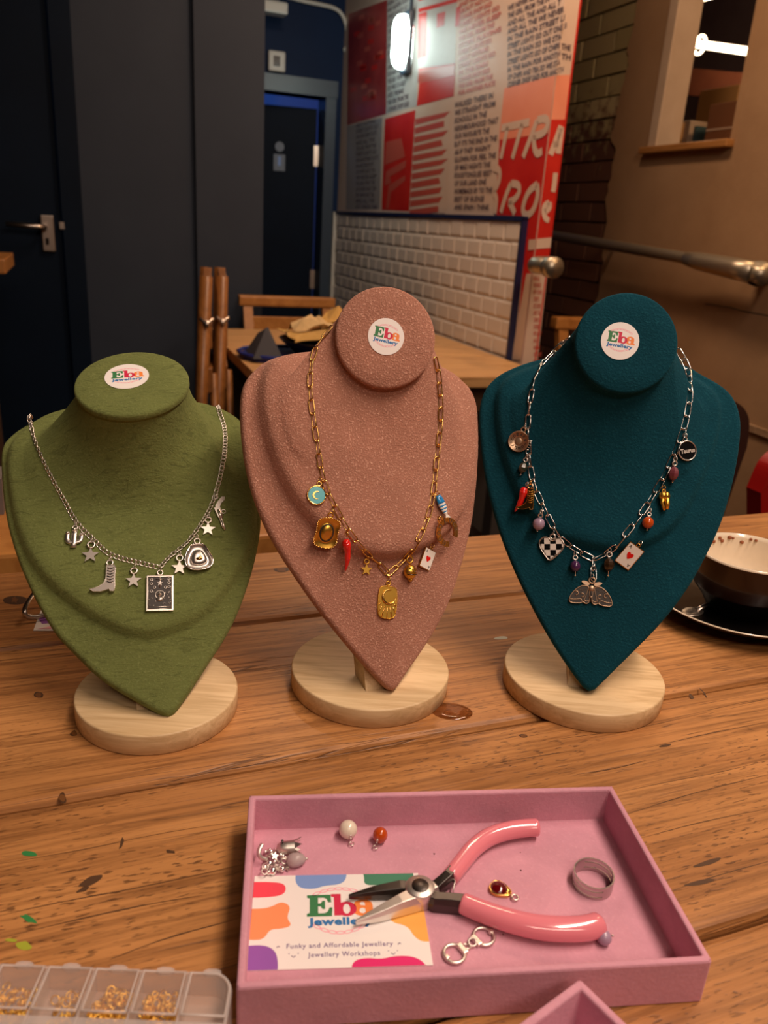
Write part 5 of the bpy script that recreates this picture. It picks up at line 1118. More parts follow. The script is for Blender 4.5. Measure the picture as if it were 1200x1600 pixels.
def c_horseshoe(mb, H):
    loop(mb, H, -H * .03, H * .09, 'gold'); n = 24; R = .34 * H; cy_ = -.50 * H; In = []; Ou = []
    for k in range(n + 1):
        a = math.radians(-62 + 304 * k / n); kk = 1 + .25 * abs(math.sin(a)) * (1 if math.sin(a) < 0 else .2)
        Ou.append((R * 1.2 * math.cos(a), cy_ + R * 1.22 * math.sin(a) * kk)); In.append((R * .72 * math.cos(a), cy_ + R * .80 * math.sin(a) * kk))
    mb.prism(Ou + In[::-1], -.0005, .0006, 'gold')
    s2 = MB()
    for ch, k in zip('GOOD', (21.6, 18.8, 16.2, 13.6)): 
        a = math.radians(-62 + 304 * k / n); s2.text(ch, H * .13, H * .15, .0008, 'bronze', T3((R * .97 * math.cos(a), cy_ + R * 1.03 * math.sin(a), 0)) @ RZ(a - PI / 2), bold=.03)
    for ch, k in zip('LUCK', (10.2, 7.6, 5.0, 2.4)):
        a = math.radians(-62 + 304 * k / n); s2.text(ch, H * .13, H * .15, .0008, 'bronze', T3((R * .97 * math.cos(a), cy_ + R * 1.03 * math.sin(a), 0)) @ RZ(a - PI / 2), bold=.03)
    return [('lettering', s2, None)]
def c_fish(mb, H):
    n = 12
    def rad(t): return H * .13 * (math.sin(PI * min(t * 1.05 + .1, 1.0)) ** .7 if t < .86 else .0) + H * .035
    segs = [(0, .36, 'blue_enamel'), (.36, .44, 'white_enamel'), (.44, .50, 'blue_enamel'), (.50, .57, 'white_enamel'), (.57, .62, 'blue_enamel'), (.62, .70, 'white_enamel'), (.70, .745, 'blue_enamel'), (.745, .88, 'white_enamel')]
    for a, b, m_ in segs:
        ts = [a + (b - a) * k / 4 for k in range(5)]; mb.tube([(0, (-.02 - t * .95) * H, 0) for t in ts], [rad(t) for t in ts], m_, 12, flat=.55, up=(0, 0, 1))
    s2 = MB(); s2.prism([(x * H, y * H) for x, y in [(-.03, -.82), (.03, -.82), (.13, -1.0), (.06, -.985), (0, -.95), (-.06, -.985), (-.13, -1.0)]], -.0005, .0005, 'white_enamel')
    s3 = MB(); s3.ball((.02 * H, -.17 * H, .06 * H), .03 * H, 'black_enamel', 8); return [('tail', s2, None), ('eye', s3, None)]
def c_wheel(mb, H):
    R = .42 * H; loop(mb, H, -.08 * H, .09 * H, 'bronze'); mb.lathe([(0, -.0007), (R, -.0007), (R * 1.04, 0), (R, .0008), (R * .93, .0008), (R * .93, .0005), (0, .0005)], 'bronze', 28, T3((0, -.58 * H, 0)))
    mb.lathe([(0, .0005), (R * .35, .0005), (R * .35, .0009), (R * .3, .0011), (0, .0009)], 'bronze', 20, T3((0, -.58 * H, 0)))
    s2 = MB()
    for k in range(12): a = 2 * PI * k / 12; s2.text('ARS*ONLV*ODE'[k], .10 * H, .11 * H, .0007, 'silver_dark', T3((R * .64 * math.sin(a), -.58 * H + R * .64 * math.cos(a), 0)) @ RZ(-a), bold=.03)
    s3 = MB()
    for k in range(5): s3.tube([(R * .98, (-.36 - .1 * k) * H, 0), (R * 1.24, (-.37 - .1 * k) * H, 0)], .02 * H, 'bright_silver', 5)
    return [('engraving', s2, None), ('prong', s3, None)]
def c_taurus(mb, H):
    R = .42 * H; loop(mb, H, -.08 * H, .08 * H, 'bright_silver'); mb.lathe([(0, -.0007), (R, -.0007), (R * 1.03, 0), (R, .0008), (R * .92, .0008), (R * .92, .0004), (0, .0004)], 'silver', 28, T3((0, -.58 * H, 0)))
    s2 = MB(); s2.prism(circle(0, -.58 * H, R * .91, n=28), .0003, .0005, 'black_enamel'); s3 = MB(); s3.text('Taurus', R * 1.6, R * .46, .0009, 'pewter', T3((0, -.58 * H, 0)), bold=.035, depth=.0)
    return [('enamel', s2, 'black enamel face'), ('lettering', s3, None)]
def mk_stone(name, c, rough=.15, tr=0.0): M[name] = plain(name, c, rough, coat=.5, trans=tr)
mk_stone('stone_dark_green', (0.03, 0.035, 0.018)); mk_stone('stone_lilac', (0.36, 0.25, 0.36), .4); mk_stone('stone_purple', (0.06, 0.02, 0.075)); mk_stone('stone_brown', (0.035, 0.018, 0.008)); mk_stone('stone_plum', (0.17, 0.035, 0.05), .5); mk_stone('stone_carnelian', (0.50, 0.07, 0.008)); mk_stone('stone_white', (0.78, 0.70, 0.56), .25)
def c_bead(mat, rx=.27, ry=.27, seg=14, facet=False):
    def f(mb, H):
        loop(mb, H, -.12 * H, .10 * H, 'silver'); cy_ = -.26 * H - ry * H; mb.tube([(0, -.2 * H, 0), (0, -.98 * H, 0)], .02 * H, 'silver', 5); mb.ball((0, -.96 * H, 0), .05 * H, 'bright_silver', 8)
        s2 = MB(); s2.ball((0, cy_, 0), 1, mat, 8 if facet else seg, None, (rx * H, rx * H * .9, ry * H)); s2.v = [(x, cy_ + (z) if False else y, z) for x, y, z in s2.v]
        s2 = MB(); s2.lathe([(rx * H * math.sin(PI * i / 8) if 0 < i < 8 else 0, -ry * H * math.cos(PI * i / 8)) for i in range(9)], mat, 7 if facet else seg, T3((0, cy_, 0)) @ RX(-PI / 2), not facet); return [('bead', s2, None)]
    return f
def c_heart(mb, H):
    loop(mb, H, -.1 * H, .09 * H, 'silver'); k = H * .98; cy_ = -.56 * H; hp_ = [(x * k * 1.04, cy_ + y * k * .93) for x, y in HEART]
    mb.prism(hp_, -.0008, .0004, 'silver'); mb.tube([(x, y, .0005) for x, y in hp_], .022 * H, 'silver', 5, closed=True)
    # chequers clipped to the heart outline: cell grid, kept where its centre lies inside, corners pulled to the outline
    def inside(x, y):
        c_ = False; j = len(hp_) - 1
        for i in range(len(hp_)):
            (xi, yi), (xj, yj) = hp_[i], hp_[j]
            if (yi > y) != (yj > y) and x < (xj - xi) * (y - yi) / (yj - yi) + xi: c_ = not c_
            j = i
        return c_
    s2 = MB(); s3 = MB(); s_ = k * .215; sub = 4; tl = math.radians(8)
    for i in range(-14, 15):
        for j in range(-14, 15):
            d = s_ / sub; x0, y0 = (i) * d, (j) * d; X = x0 * math.cos(tl) - y0 * math.sin(tl); Y = cy_ + x0 * math.sin(tl) + y0 * math.cos(tl)
            if all(inside(X + a * d * .6, Y + b * d * .6) for a in (-1, 1) for b in (-1, 1)):
                blk = (math.floor((i + .5) / sub) + math.floor((j + .5) / sub)) % 2; T_ = T3((X, Y, 0)) @ RZ(tl)
                (s2 if blk else s3).box(-d / 2, d / 2, -d / 2, d / 2, .0004, .0007, 'black_enamel' if blk else 'white_enamel', T_)
    return [('enamel', s2, 'black enamel squares'), ('enamel', s3, 'white enamel squares')]
def c_moth(mb, H):
    mb.ring((0, -.10 * H, 0), .11 * H, .035 * H, 'bronze', 14)
    for s_ in (-1, 1):
        mb.prism([(s_ * x * H, y * H) for x, y in smooth_loop([(.06, -.22), (.22, -.13), (.40, -.15), (.30, -.26), (.12, -.32)], 1)], -.0003, .0004, 'bronze')
        W_ = smooth_loop([(.08, -.34), (.30, -.30), (.52, -.42), (.72, -.66), (.80, -.88), (.76, -.98), (.60, -1.0), (.34, -.97), (.28, -.90), (.20, -.98), (.08, -.96), (.03, -.80)], 1)
        Wp = [(s_ * x * H * .98, y * H) for x, y in W_]; mb.prism(Wp, -.0005, .0001, 'silver_dark'); mb.tube([(x, y, .0002) for x, y in Wp], .020 * H, 'bronze', 5, closed=True)
        for pts in ([(.78, -.86), (.55, -.86), (.36, -.80), (.30, -.92)], [(.10, -.38), (.16, -.6), (.26, -.92)], [(.06, -.84), (.16, -.90), (.24, -.84)]): mb.tube([(s_ * x * H, y * H, .0003) for x, y in smooth_line(pts, 1)], .014 * H, 'bronze', 4)
        for x, y, r in ((.32, -.68, .075), (.54, -.62, .075)):
            mb.tube([(s_ * (x + r * math.cos(a)) * H, (y + r * math.sin(a)) * H, .0003) for a in [math.radians(40 + 36 * q_) for q_ in range(8)]], .018 * H, 'bronze', 4)
        for q_ in range(6): mb.ball((s_ * (.2 + .07 * q_) * H, (-.44 - .015 * (q_ % 3) - .02 * q_) * H, .0002), .018 * H, 'bronze', 5)
    s2 = MB(); s2.ball((0, -.40 * H, .0002), .12 * H, 'bronze', 12, None, (1, 1, .5)); s2.ball((0, -.72 * H, .0002), .075 * H, 'bronze', 10, None, (1, 1, .5)); s2.tube([(0, -.3 * H, .0), (0, -.9 * H, 0)], .05 * H, 'silver_dark', 6)
    return [('body', s2, None)]
def c_figure(mb, H):
    loop(mb, H, -.05 * H, .07 * H, 'gold_deep'); mb.ball((-.05 * H, -.30 * H, 0), .20 * H, 'gold_deep', 10, None, (1, 1.1, .8)); mb.ball((.12 * H, -.30 * H, 0), .17 * H, 'gold_deep', 10, None, (1, 1.3, .8))
    mb.tube([(-.06 * H, -.4 * H, 0), (-.10 * H, -.62 * H, 0), (-.04 * H, -.82 * H, 0), (.0, -.97 * H, 0)], [.12 * H, .09 * H, .07 * H, .06 * H], 'gold_deep', 8); mb.tube([(.12 * H, -.4 * H, 0), (.15 * H, -.7 * H, 0), (.12 * H, -.93 * H, 0)], [.13 * H, .11 * H, .07 * H], 'gold_deep', 8)
# green bust: silver curb chain
G, Pk, Tl = BU['G'], BU['P'], BU['B']
gl = [(45, 655), (48, 662), (52, 680), (59, 697), (69, 721), (80, 743), (100, 781), (110, 801), (121, 819), (131, 830), (142, 840), (155, 853), (167, 865), (188, 873), (203, 877), (218, 880), (232, 884), (247, 887)]
gr = [(341, 640), (343, 646), (348, 660), (351, 681), (350, 700), (348, 718), (345, 737), (341, 756), (331, 790), (323, 805), (314, 819), (304, 834), (293, 848), (282, 857), (272, 865), (261, 874), (250, 888)]
NG = necklace(G, [gl, gr], .0041, .0030, .00042, 'silver', 'silver curb-chain necklace with western charms on the olive green bust', roll=(.55, .75), over=.74, ends=[1, 1])
charm(G, NG, 'cactus_charm', (118, 822), (115, 858), c_cactus, 'silver cactus')
charm(G, NG, 'star_charm', (143, 847), (141, 881), c_star('silver'), 'leftmost silver star, between cactus and boot')
charm(G, NG, 'boot_charm', (172, 876), (170, 926), c_boot('silver', 'silver_dark'), 'silver cowboy boot')
charm(G, NG, 'star_charm', (209.5, 888), (208.5, 920), c_star('silver'), 'silver star between boot and tarot card')
charm(G, NG, 'tarot_card_charm', (250, 892), (249.5, 956), c_tarot, 'engraved silver tarot card')
charm(G, NG, 'star_charm', (280.6, 868), (280, 900), c_star('silver'), 'silver star between tarot card and hat')
charm(G, NG, 'hat_charm', (307.5, 842), (311, 893), c_hat, 'silver cowboy hat')
charm(G, NG, 'star_charm', (325, 809), (324.5, 839), c_star('silver'), 'silver star under the revolver')
charm(G, NG, 'revolver_charm', (338, 777), (342, 829), c_gun, 'silver revolver')
# pink bust: gold paperclip chain
pl_ = [(519, 511), (517, 513), (504, 529), (490, 551), (485, 578), (484, 610), (488, 650), (495, 691), (500, 731), (508, 763), (526, 799), (549, 839), (576, 866), (594, 884), (605, 897)]
pr_ = [(678, 560), (680, 566), (685, 596), (688, 646), (685, 686), (680, 727), (677, 767), (670, 803), (657, 835), (641, 862), (625, 880), (605, 898)]
NP = necklace(Pk, [pl_, pr_], .0106, .0034, .00050, 'gold', 'gold paperclip-chain necklace with colourful charms on the dusty pink bust', roll=(.25, 1.1), over=.88)
charm(Pk, NP, 'moon_disc_charm', (499, 752), (490.5, 789), c_moondisc, 'round pale blue enamel disc with a gold crescent', rmat='gold')
charm(Pk, NP, 'hat_charm', (514.5, 797), (501.5, 851), c_sombrero, 'gold sombrero', rmat='gold')
charm(Pk, NP, 'chilli_charm', (538.5, 834), (536.5, 889), c_chilli(), 'red chilli', rmat='gold', lift=.003)
charm(Pk, NP, 'star_charm', (572.4, 873), (571, 900), c_star('gold_deep'), 'gold star', rmat='gold')
charm(Pk, NP, 'sun_tag_charm', (606, 908), (602.5, 967), c_suntag, 'gold tag with crescent and rays', rmat='gold')
charm(Pk, NP, 'ladybird_charm', (637, 869), (638, 909), c_ladybird, 'small antique gold bell-like charm', rmat='gold', lift=.003)
charm(Pk, NP, 'ace_charm', (671, 855), (659, 888), c_ace('gold'), 'small white ace of hearts card', rmat='gold')
charm(Pk, NP, 'horseshoe_charm', (680, 809), (701, 847), c_horseshoe, 'gold horseshoe reading GOOD LUCK', rmat='gold')
charm(Pk, NP, 'fish_charm', (681.5, 774), (697.5, 811), c_fish, 'blue and white striped fish', rmat='gold', lift=.003)
# teal bust: silver paperclip chain
bl2 = [(891, 529), (888, 531), (872, 544), (850, 564), (836, 595), (828, 635), (825, 680), (828, 724), (834, 760), (848, 791), (863, 822), (881, 844), (903, 862), (927, 874)]
br2 = [(1058, 547), (1059, 551), (1065, 558), (1075, 578), (1076, 622), (1069, 662), (1058, 697), (1041, 737), (1018, 777), (1001, 804), (974, 839), (952, 862), (927, 875)]
NB = necklace(Tl, [bl2, br2, [(927, 904), (927, 874)]], .0112, .0040, .00048, 'bright_silver', 'silver paperclip-chain necklace with mixed charms on the dark teal bust', roll=(.3, 1.05), over=.88)
charm(Tl, NB, 'medallion_charm', (820, 669), (805, 705), c_wheel, 'round coppery medallion with lettering around a hub')
charm(Tl, NB, 'bead_charm', (823, 716), (813.5, 744), c_bead('stone_dark_green', .22, .30, facet=True), 'dark green nugget bead', lift=.003)
charm(Tl, NB, 'chilli_charm', (824, 757), (805, 797), c_chilli(.03, 1.25), 'red chilli beside the gold boot', lift=.0035)
charm(Tl, NB, 'boot_charm', (831, 757), (829, 797), c_boot('gold', 'gold_deep'), 'gold cowboy boot', rmat='gold', lift=.004)
charm(Tl, NB, 'bead_charm', (846, 797), (840, 825.5), c_bead('stone_lilac', .30, .32), 'pale lilac bead', lift=.0035)
charm(Tl, NB, 'heart_charm', (865, 834), (859.5, 877), c_heart, 'black and white chequered heart')
charm(Tl, NB, 'bead_charm', (898, 868), (898, 901), c_bead('stone_purple', .24, .27), 'dark purple bead', lift=.0035)
charm(Tl, NB, 'moth_charm', (925, 903), (922, 945), c_moth, 'bronze moth with spread wings')
charm(Tl, NB, 'bead_charm', (951, 862), (949, 901), c_bead('stone_brown', .22, .27, facet=True), 'dark brown bead', lift=.0035)
charm(Tl, NB, 'ace_charm', (998, 849), (970, 882), c_ace('gold'), 'white ace of hearts card hanging diagonally', rmat='silver')
charm(Tl, NB, 'bead_charm', (1013, 801), (1009, 830), c_bead('stone_carnelian', .30, .31), 'orange-red carnelian bead', lift=.0035)
charm(Tl, NB, 'figure_charm', (1035, 766), (1036, 799), c_figure, 'gold two-legged charm', rmat='gold', lift=.0035)
charm(Tl, NB, 'bead_charm', (1052, 720), (1048, 754), c_bead('stone_plum', .24, .32, facet=True), 'plum-coloured nugget bead', lift=.0035)
charm(Tl, NB, 'disc_charm', (1069, 683), (1074, 720), c_taurus, 'round black disc reading Taurus')
# ================================================================== PINK FELT TRAY
tc_ = Vector((.0478, .3110, TZ)); tang = math.radians(7.87); TT = T3(tc_) @ RZ(tang); tw2, td2, tH, tk = .1044, .0585, .0252, .0034
TR = empty('felt_tray', TT, 'shallow pink felt-covered tray holding pliers, a printed card and loose charms', 'tray')
def felt_tray(parent, T, w2, d2, H, k, name='tray_body', dent=False):
    mb = MB(); fl = .0036
    def rr_loop(x, y, r, z, n=5):
        out = []
        for cx_, cy_, a0 in ((x - r, y - r, 0), (-x + r, y - r, 90), (-x + r, -y + r, 180), (x - r, -y + r, 270)):
            for i in range(n + 1): a = math.radians(a0 + 90 * i / n); out.append((cx_ + r * math.cos(a), cy_ + r * math.sin(a), z))
        return out
    L = [rr_loop(w2 - .001, d2 - .001, .001, 0), rr_loop(w2, d2, .0016, .0008), rr_loop(w2, d2, .0016, H - .0012), rr_loop(w2 - .0004, d2 - .0004, .0014, H - .0003), rr_loop(w2 - .0012, d2 - .0012, .001, H), rr_loop(w2 - k + .001, d2 - k + .001, .0007, H),
         rr_loop(w2 - k + .0003, d2 - k + .0003, .0007, H - .0004), rr_loop(w2 - k, d2 - k, .0007, H - .0012), rr_loop(w2 - k, d2 - k, .0007, fl + .0006), rr_loop(w2 - k - .0006, d2 - k - .0006, .0006, fl)]
    n = len(L[0]); vs = [p for l in L for p in l]
    fs = [(i * n + j, i * n + (j + 1) % n, (i + 1) * n + (j + 1) % n, (i + 1) * n + j) for i in range(len(L) - 1) for j in range(n)]
    fs += [tuple(range(n))[::-1], tuple((len(L) - 1) * n + j for j in range(n))]
    mb.add(vs, fs, 'felt_pink'); return mb.build(name, parent, T)
felt_tray(TR, TT, tw2, td2, tH, tk)
# corner folds of the felt (raised seams where the walls meet)
mb = MB()
for sx_, sy_ in ((1, 1), (-1, 1), (-1, -1), (1, -1)): mb.tube([(sx_ * (tw2 - tk), sy_ * (td2 - tk), .004), (sx_ * (tw2 - tk), sy_ * (td2 - tk), tH - .0006), (sx_ * (tw2 - .0008), sy_ * (td2 - .0008), tH - .0001)], .0004, 'felt_pink', 6)
mb.build('corner_seam', TR, TT)
mb = MB(); rs = random.Random(5)
for k in range(7): mb.ball((rs.uniform(-.04, .09), rs.uniform(-.04, .04), .0037), rs.uniform(.0003, .0006), 'knot', 5)
mb.build('lint', TR, TT)
ZF = TZ + .0037
# second tray, its far corner in front of the first
A0 = on_z(905, 1524, TZ + .0285); A1 = on_z(812, 1598, TZ + .0285); A2 = on_z(984, 1600, TZ + .0285)
dx_ = (A2 - A0).normalized(); A0 = A0 + Vector((0, -.0012, 0)); ang2 = math.atan2(dx_.y, dx_.x); w2, d2 = .05, .05
T2 = T3((A0.x, A0.y, TZ)) @ RZ(ang2) @ T3((w2, -d2, 0))
T22 = empty('felt_box', T2, 'corner of a second pink felt box in front of the tray, bottom edge of photo', 'box')
felt_tray(T22, T2, w2, d2, .0285, .0038)
# ================================================================== BUSINESS CARD
cT = T3((-.0088, .2966, ZF)) @ RZ(math.radians(6.3)); cw, ch = .085, .055
def cf(x, y): return (-cw / 2 + cw * x, ch / 2 - ch * y)
CD = MB(); CD.box(-cw / 2, cw / 2, -ch / 2, ch / 2, 0, .0004, 'paper')
def blob(pts, mat, it=2):
    P = smooth_loop([cf(*p) for p in pts], it); P = [(max(-cw / 2, min(cw / 2, x)), max(-ch / 2, min(ch / 2, y))) for x, y in P]; CD.flat([P], .00043, mat)
blob([(-.1, .07), (.10, .07), (.19, .10), (.19, .22), (.10, .255), (-.1, .25)], 'blob_red')
blob([(-.1, .37), (.05, .38), (.11, .36), (.17, .30), (.225, .36), (.20, .48), (.235, .57), (.17, .60), (.11, .60), (.08, .70), (.02, .71), (-.1, .68)], 'blob_orange')
blob([(-.1, .78), (.06, .75), (.14, .80), (.165, .92), (.16, 1.1), (-.1, 1.1)], 'blob_purple')
blob([(.26, -.1), (.24, .05), (.27, .155), (.36, .17), (.42, .13), (.52, .12), (.56, .04), (.55, -.1)], 'blob_blue')
blob([(.65, -.1), (.665, .03), (.66, .13), (.74, .14), (.85, .10), (.95, .12), (.975, .02), (.96, -.1)], 'blob_green')
blob([(1.1, .40), (.90, .40), (.79, .48), (.80, .56), (.89, .60), (.92, .72), (.97, .78), (1.1, .75)], 'blob_yellow')
blob([(.55, 1.1), (.56, .94), (.64, .91), (.72, .93), (.80, .90), (.90, .91), (.96, .98), (.97, 1.1)], 'blob_magenta')
lc = cf(.505, .43)
CD2 = MB(); logo(CD2, .0189, 0.0); CD.v += []; k0 = len(CD.v)
for v in CD2.v: CD.v.append((v[0] + lc[0], v[1] + lc[1], v[2] + .00043))
for f, mi in zip(CD2.f, CD2.m): CD.f.append(tuple(i + k0 for i in f)); CD.m.append(CD.mi(CD2.mats[mi])); CD.sm.append(False)
CD.text('Funky and Affordable Jewellery', .050, .0034, .00043, 'ink_violet', T3((*cf(.50, .785), 0)), bold=.01, sp=1.12)
CD.text('Jewellery Workshops', .0335, .0034, .00043, 'ink_violet', T3((*cf(.52, .875), 0)), bold=.01, sp=1.12)
for x in (.165, .835):
    c = cf(x, .785); CD.tube([(c[0] + .0003 * a * math.cos(a), c[1] + .0003 * a * math.sin(a), .00043) for a in [k * .7 for k in range(6)]], .0002, 'ink_violet', 4, flat=.2)
for x in (.245, .79):
    c = cf(x, .875); CD.tube([(c[0] - .001, c[1] + .0002, .00043), (c[0], c[1] - .0007, .00043), (c[0] + .001, c[1] + .0002, .00043)], .0002, 'ink_violet', 4, flat=.2)
    for s_ in (-1, 1): CD.flat([circle(c[0] + s_ * .0021, c[1] + .0013, .0003, n=8)], .00043, 'ink_violet')
CD.build('business_card', mw=cT, label='white business card with coloured blobs and slab lettering, lying in the pink tray', cat='card')
# ================================================================== PLIERS
M['pink_grip'] = plain('pink_grip', (0.80, 0.235, 0.29), .16, coat=1.0); M['gunmetal'] = plain('gunmetal', (0.09, 0.08, 0.075), .35, 1.0); M['brushed'] = plain('brushed_steel', (0.80, 0.75, 0.70), .45, 1.0)
pv = on_z(656, 1391, TZ + .0105)
PLR = empty('pliers', T3(pv), 'chain-nose pliers with glossy pink handles lying open in the pink tray', 'pliers')
def zp(pts): return [on_z(x, y, TZ + z) for x, y, z in pts]
def grip(pts, r, name='handle'):
    P = smooth_line([tuple(p) for p in zp(pts)], 2); n = len(P); R_ = [r * (.90 + .14 * min(1, i / n * 1.8)) for i in range(n)]
    for k, f in ((n - 1, .55), (n - 2, .80), (n - 3, .94)): R_[k] *= f
    R_[0] *= .92
    mb = MB(); mb.tube(P, R_, 'pink_grip', 20, flat=.92); o = mb.build(name, PLR, Matrix()); return o
grip([(703, 1371, .0085), (721, 1348, .009), (740, 1324, .0095), (765, 1306, .0095), (800, 1296, .0095), (830, 1293, .0095), (842, 1293, .0095)], .0050)
grip([(722, 1411, .0085), (760, 1427, .009), (800, 1440, .0095), (845, 1450, .0095), (890, 1452, .0095), (920, 1450, .0095), (940, 1443, .0095)], .0059)
def blade(pts, widths, z0s, z1s, mat, name):     # tapered bar with real thickness along a line
    P = [on_z(x, y, TZ + (a + b) / 2) for (x, y), a, b in zip(pts, z0s, z1s)]; vs = []; n = len(P)
    for i, p in enumerate(P):
        t = (P[min(i + 1, n - 1)] - P[max(i - 1, 0)]); t.z = 0; t.normalize(); s_ = Vector((-t.y, t.x, 0)) * widths[i]; zc = TZ; h = (z1s[i] - z0s[i])
        for a, b in ((-1, 0), (-1, .6), (-.7, 1), (.7, 1), (1, .6), (1, 0)): vs.append((p.x + s_.x * a, p.y + s_.y * a, zc + z0s[i] + h * b))
    fs = [(i * 6 + j, i * 6 + (j + 1) % 6, (i + 1) * 6 + (j + 1) % 6, (i + 1) * 6 + j) for i in range(n - 1) for j in range(6)] + [tuple(range(6))[::-1], tuple((n - 1) * 6 + j for j in range(6))]
    mb = MB(); mb.add(vs, fs, mat); o = mb.build(name, PLR, Matrix()); b_ = o.modifiers.new('b', 'BEVEL'); b_.width = .0003; b_.segments = 2; return o
blade([(545, 1401), (585, 1394), (625, 1389), (645, 1391)], [.0007, .0026, .0038, .0040], [.006, .005, .0045, .0045], [.0085, .010, .011, .011], 'gunmetal', 'upper_jaw')
blade([(556, 1441), (590, 1428), (625, 1413), (655, 1401), (676, 1386)], [.0007, .0026, .0038, .0050, .0052], [.006, .005, .0045, .0045, .006], [.0085, .0105, .0125, .0130, .0130], 'brushed', 'lower_jaw')
blade([(648, 1392), (680, 1388), (700, 1372), (708, 1362)], [.0040, .0036, .0030, .0032], [.0045, .0045, .005, .006], [.0105, .0105, .0125, .0125], 'gunmetal', 'upper_tang')
blade([(655, 1395), (680, 1408), (705, 1410), (728, 1413)], [.0038, .0036, .0034, .0036], [.0042] * 4, [.0110, .0120, .0125, .0125], 'gunmetal', 'lower_tang')
pj = pv - Vector((0, 0, pv.z)); 
mb = MB(); mb.lathe([(0, .0045), (.0073, .0045), (.0074, .0128), (.0070, .0134), (0, .0134)], 'brushed', 36, T3((pv.x, pv.y, TZ))); mb.build('joint', PLR, Matrix(), label='round brushed steel joint')
mb = MB(); mb.lathe([(0, .0134), (.0042, .0134), (.0043, .0139), (.0040, .0141), (0, .0141)], 'gunmetal', 28, T3((pv.x, pv.y, TZ))); mb.build('rivet', PLR, Matrix(), label='dark round rivet')
mb = MB(); P = zp([(708, 1392, .008), (711, 1378, .0085), (706, 1372, .009)]); mb.tube(P, .0004, 'brushed', 6, flat=3); mb.build('spring', PLR, Matrix())
# ================================================================== SMALL THINGS IN THE TRAY
# slotted ring
rc = on_z(925, 1382, ZF); RG = T3(rc) @ RZ(math.radians(-25)) @ RX(math.radians(2))
mb = MB(); R0_, R1_, Hh = .0098, .0105, .0080; n = 64; zs_ = [0, .0012, .0018, .0045, .0051, Hh]
M['ring_steel'] = plain('dark_ring_steel', (0.52, 0.46, 0.45), .3, 1.0)
def band(z0, z1, a0, a1):
    m = max(2, int(n * (a1 - a0) / (2 * PI))); closed = a1 - a0 > 6.28; vs = []
    for i in range(m + (0 if closed else 1)):
        a = a0 + (a1 - a0) * i / m; c_, s_ = math.cos(a), math.sin(a); vs += [(R0_ * c_, R0_ * s_, z0), (R1_ * c_, R1_ * s_, z0), (R1_ * c_, R1_ * s_, z1), (R0_ * c_, R0_ * s_, z1)]
    k = len(vs) // 4; fs = [(i * 4 + j, i * 4 + (j + 1) % 4, ((i + 1) % k) * 4 + (j + 1) % 4, ((i + 1) % k) * 4 + j) for i in range(k if closed else k - 1) for j in range(4)]
    if not closed: fs += [(0, 1, 2, 3), tuple((k - 1) * 4 + j for j in (3, 2, 1, 0))]
    mb.add(vs, fs, 'ring_steel')
for z0, z1 in ((0, .0018), (.0027, .0053), (.0062, Hh)): band(z0, z1, 0, 2 * PI)
for z0, z1 in ((.0018, .0027), (.0053, .0062)):
    for a0, a1 in ((math.radians(-50), math.radians(30)), (math.radians(130), math.radians(210))): band(z0, z1, a0, a1)
mb.build('jump_ring_tool', mw=RG, label='wide dark steel finger ring with two slots lying in the tray', cat='ring')
def tray_bead(px, r, mat, lab, pin, sz=(1, 1, 1), cat='bead'):
    c = on_z(px[0], px[1], ZF + r); e = on_z(pin[0], pin[1], ZF + .001); c.z = ZF + r * sz[2]; o = empty('loose_bead', T3(c), lab, cat)
    mb = MB(); mb.ball((0, 0, 0), r, mat, 20, None, sz); mb.build('bead', o, T3(c)); d = (e - c); d.z = 0; d.normalize()
    mb = MB(); q = c + d * r * .9; q.z = c.z - r * .3; mb.tube([c + d * r * .8 + Vector((0, 0, -r * .1)), q, q + d * .0012], .0004, 'silver', 6); qq = q + d * .0024; qq.z = ZF + .0014; mb.ring(qq, .0013, .0003, 'silver', 12); mb.ball(c + d * r * .97, .0008, 'silver', 8); mb.build('pin_loop', o, Matrix()); return o
tray_bead((544, 1296), .0051, 'stone_white', 'cream round bead with a silver pin loop near the back of the tray', (547, 1314))
tray_bead((594, 1306), .0041, 'stone_carnelian', 'glossy orange-red round bead near the back of the tray', (588, 1322), (1, 1, 1.1))
o = tray_bead((944, 1465), .0036, 'stone_lilac', 'small lilac bead at the end of the lower pink plier handle', (928, 1467))
e1_ = on_z(957, 1462, ZF + .003); mb = MB(); mb.ball(e1_, .0007, 'silver', 8); mb.build('pin_end', o, Matrix())
# dark red enamel drop
pc = on_z(780, 1392, ZF); PD = T3(pc) @ RZ(math.radians(-38 + 90)); M['garnet'] = plain('garnet_enamel', (0.10, 0.002, 0.004), .08, coat=1.0)
o = empty('enamel_charm', PD, 'dark red enamel drop charm with a gold edge between the plier handles', 'charm')
DP = smooth_loop([(-.0048, 0 + .0), (-.0042, .0040), (0, .0052), (.0042, .0040), (.0048, 0), (.0028, -.0042), (.0012, -.0062), (-.0012, -.0062), (-.0028, -.0042)], 2)
mb = MB(); mb.prism(DP, 0, .0016, 'gold'); mb.tube([(x, y, .0016) for x, y in DP], .0004, 'gold', 6, closed=True); mb.tube([(-.001, -.002, .0018), (0, -.006, .0018)], .0005, 'gold', 6); mb.tube([(.0012, -.001, .0018), (.0008, -.006, .0018)], .0005, 'gold', 6); mb.build('setting', o, PD @ RZ(math.radians(10)))
mb = MB(); mb.lathe([(.0046, 0), (.0042, .0010), (.0028, .0018), (0, .0022)], 'garnet', 24, T3((0, .0006, .0014)) @ Matrix.Diagonal((.92, .98, 1, 1))); mb.build('enamel', o, PD)
mb = MB(); mb.ring((.0008, -.0088, .0012), .0017, .0005, 'silver', 16); mb.build('loop', o, PD)
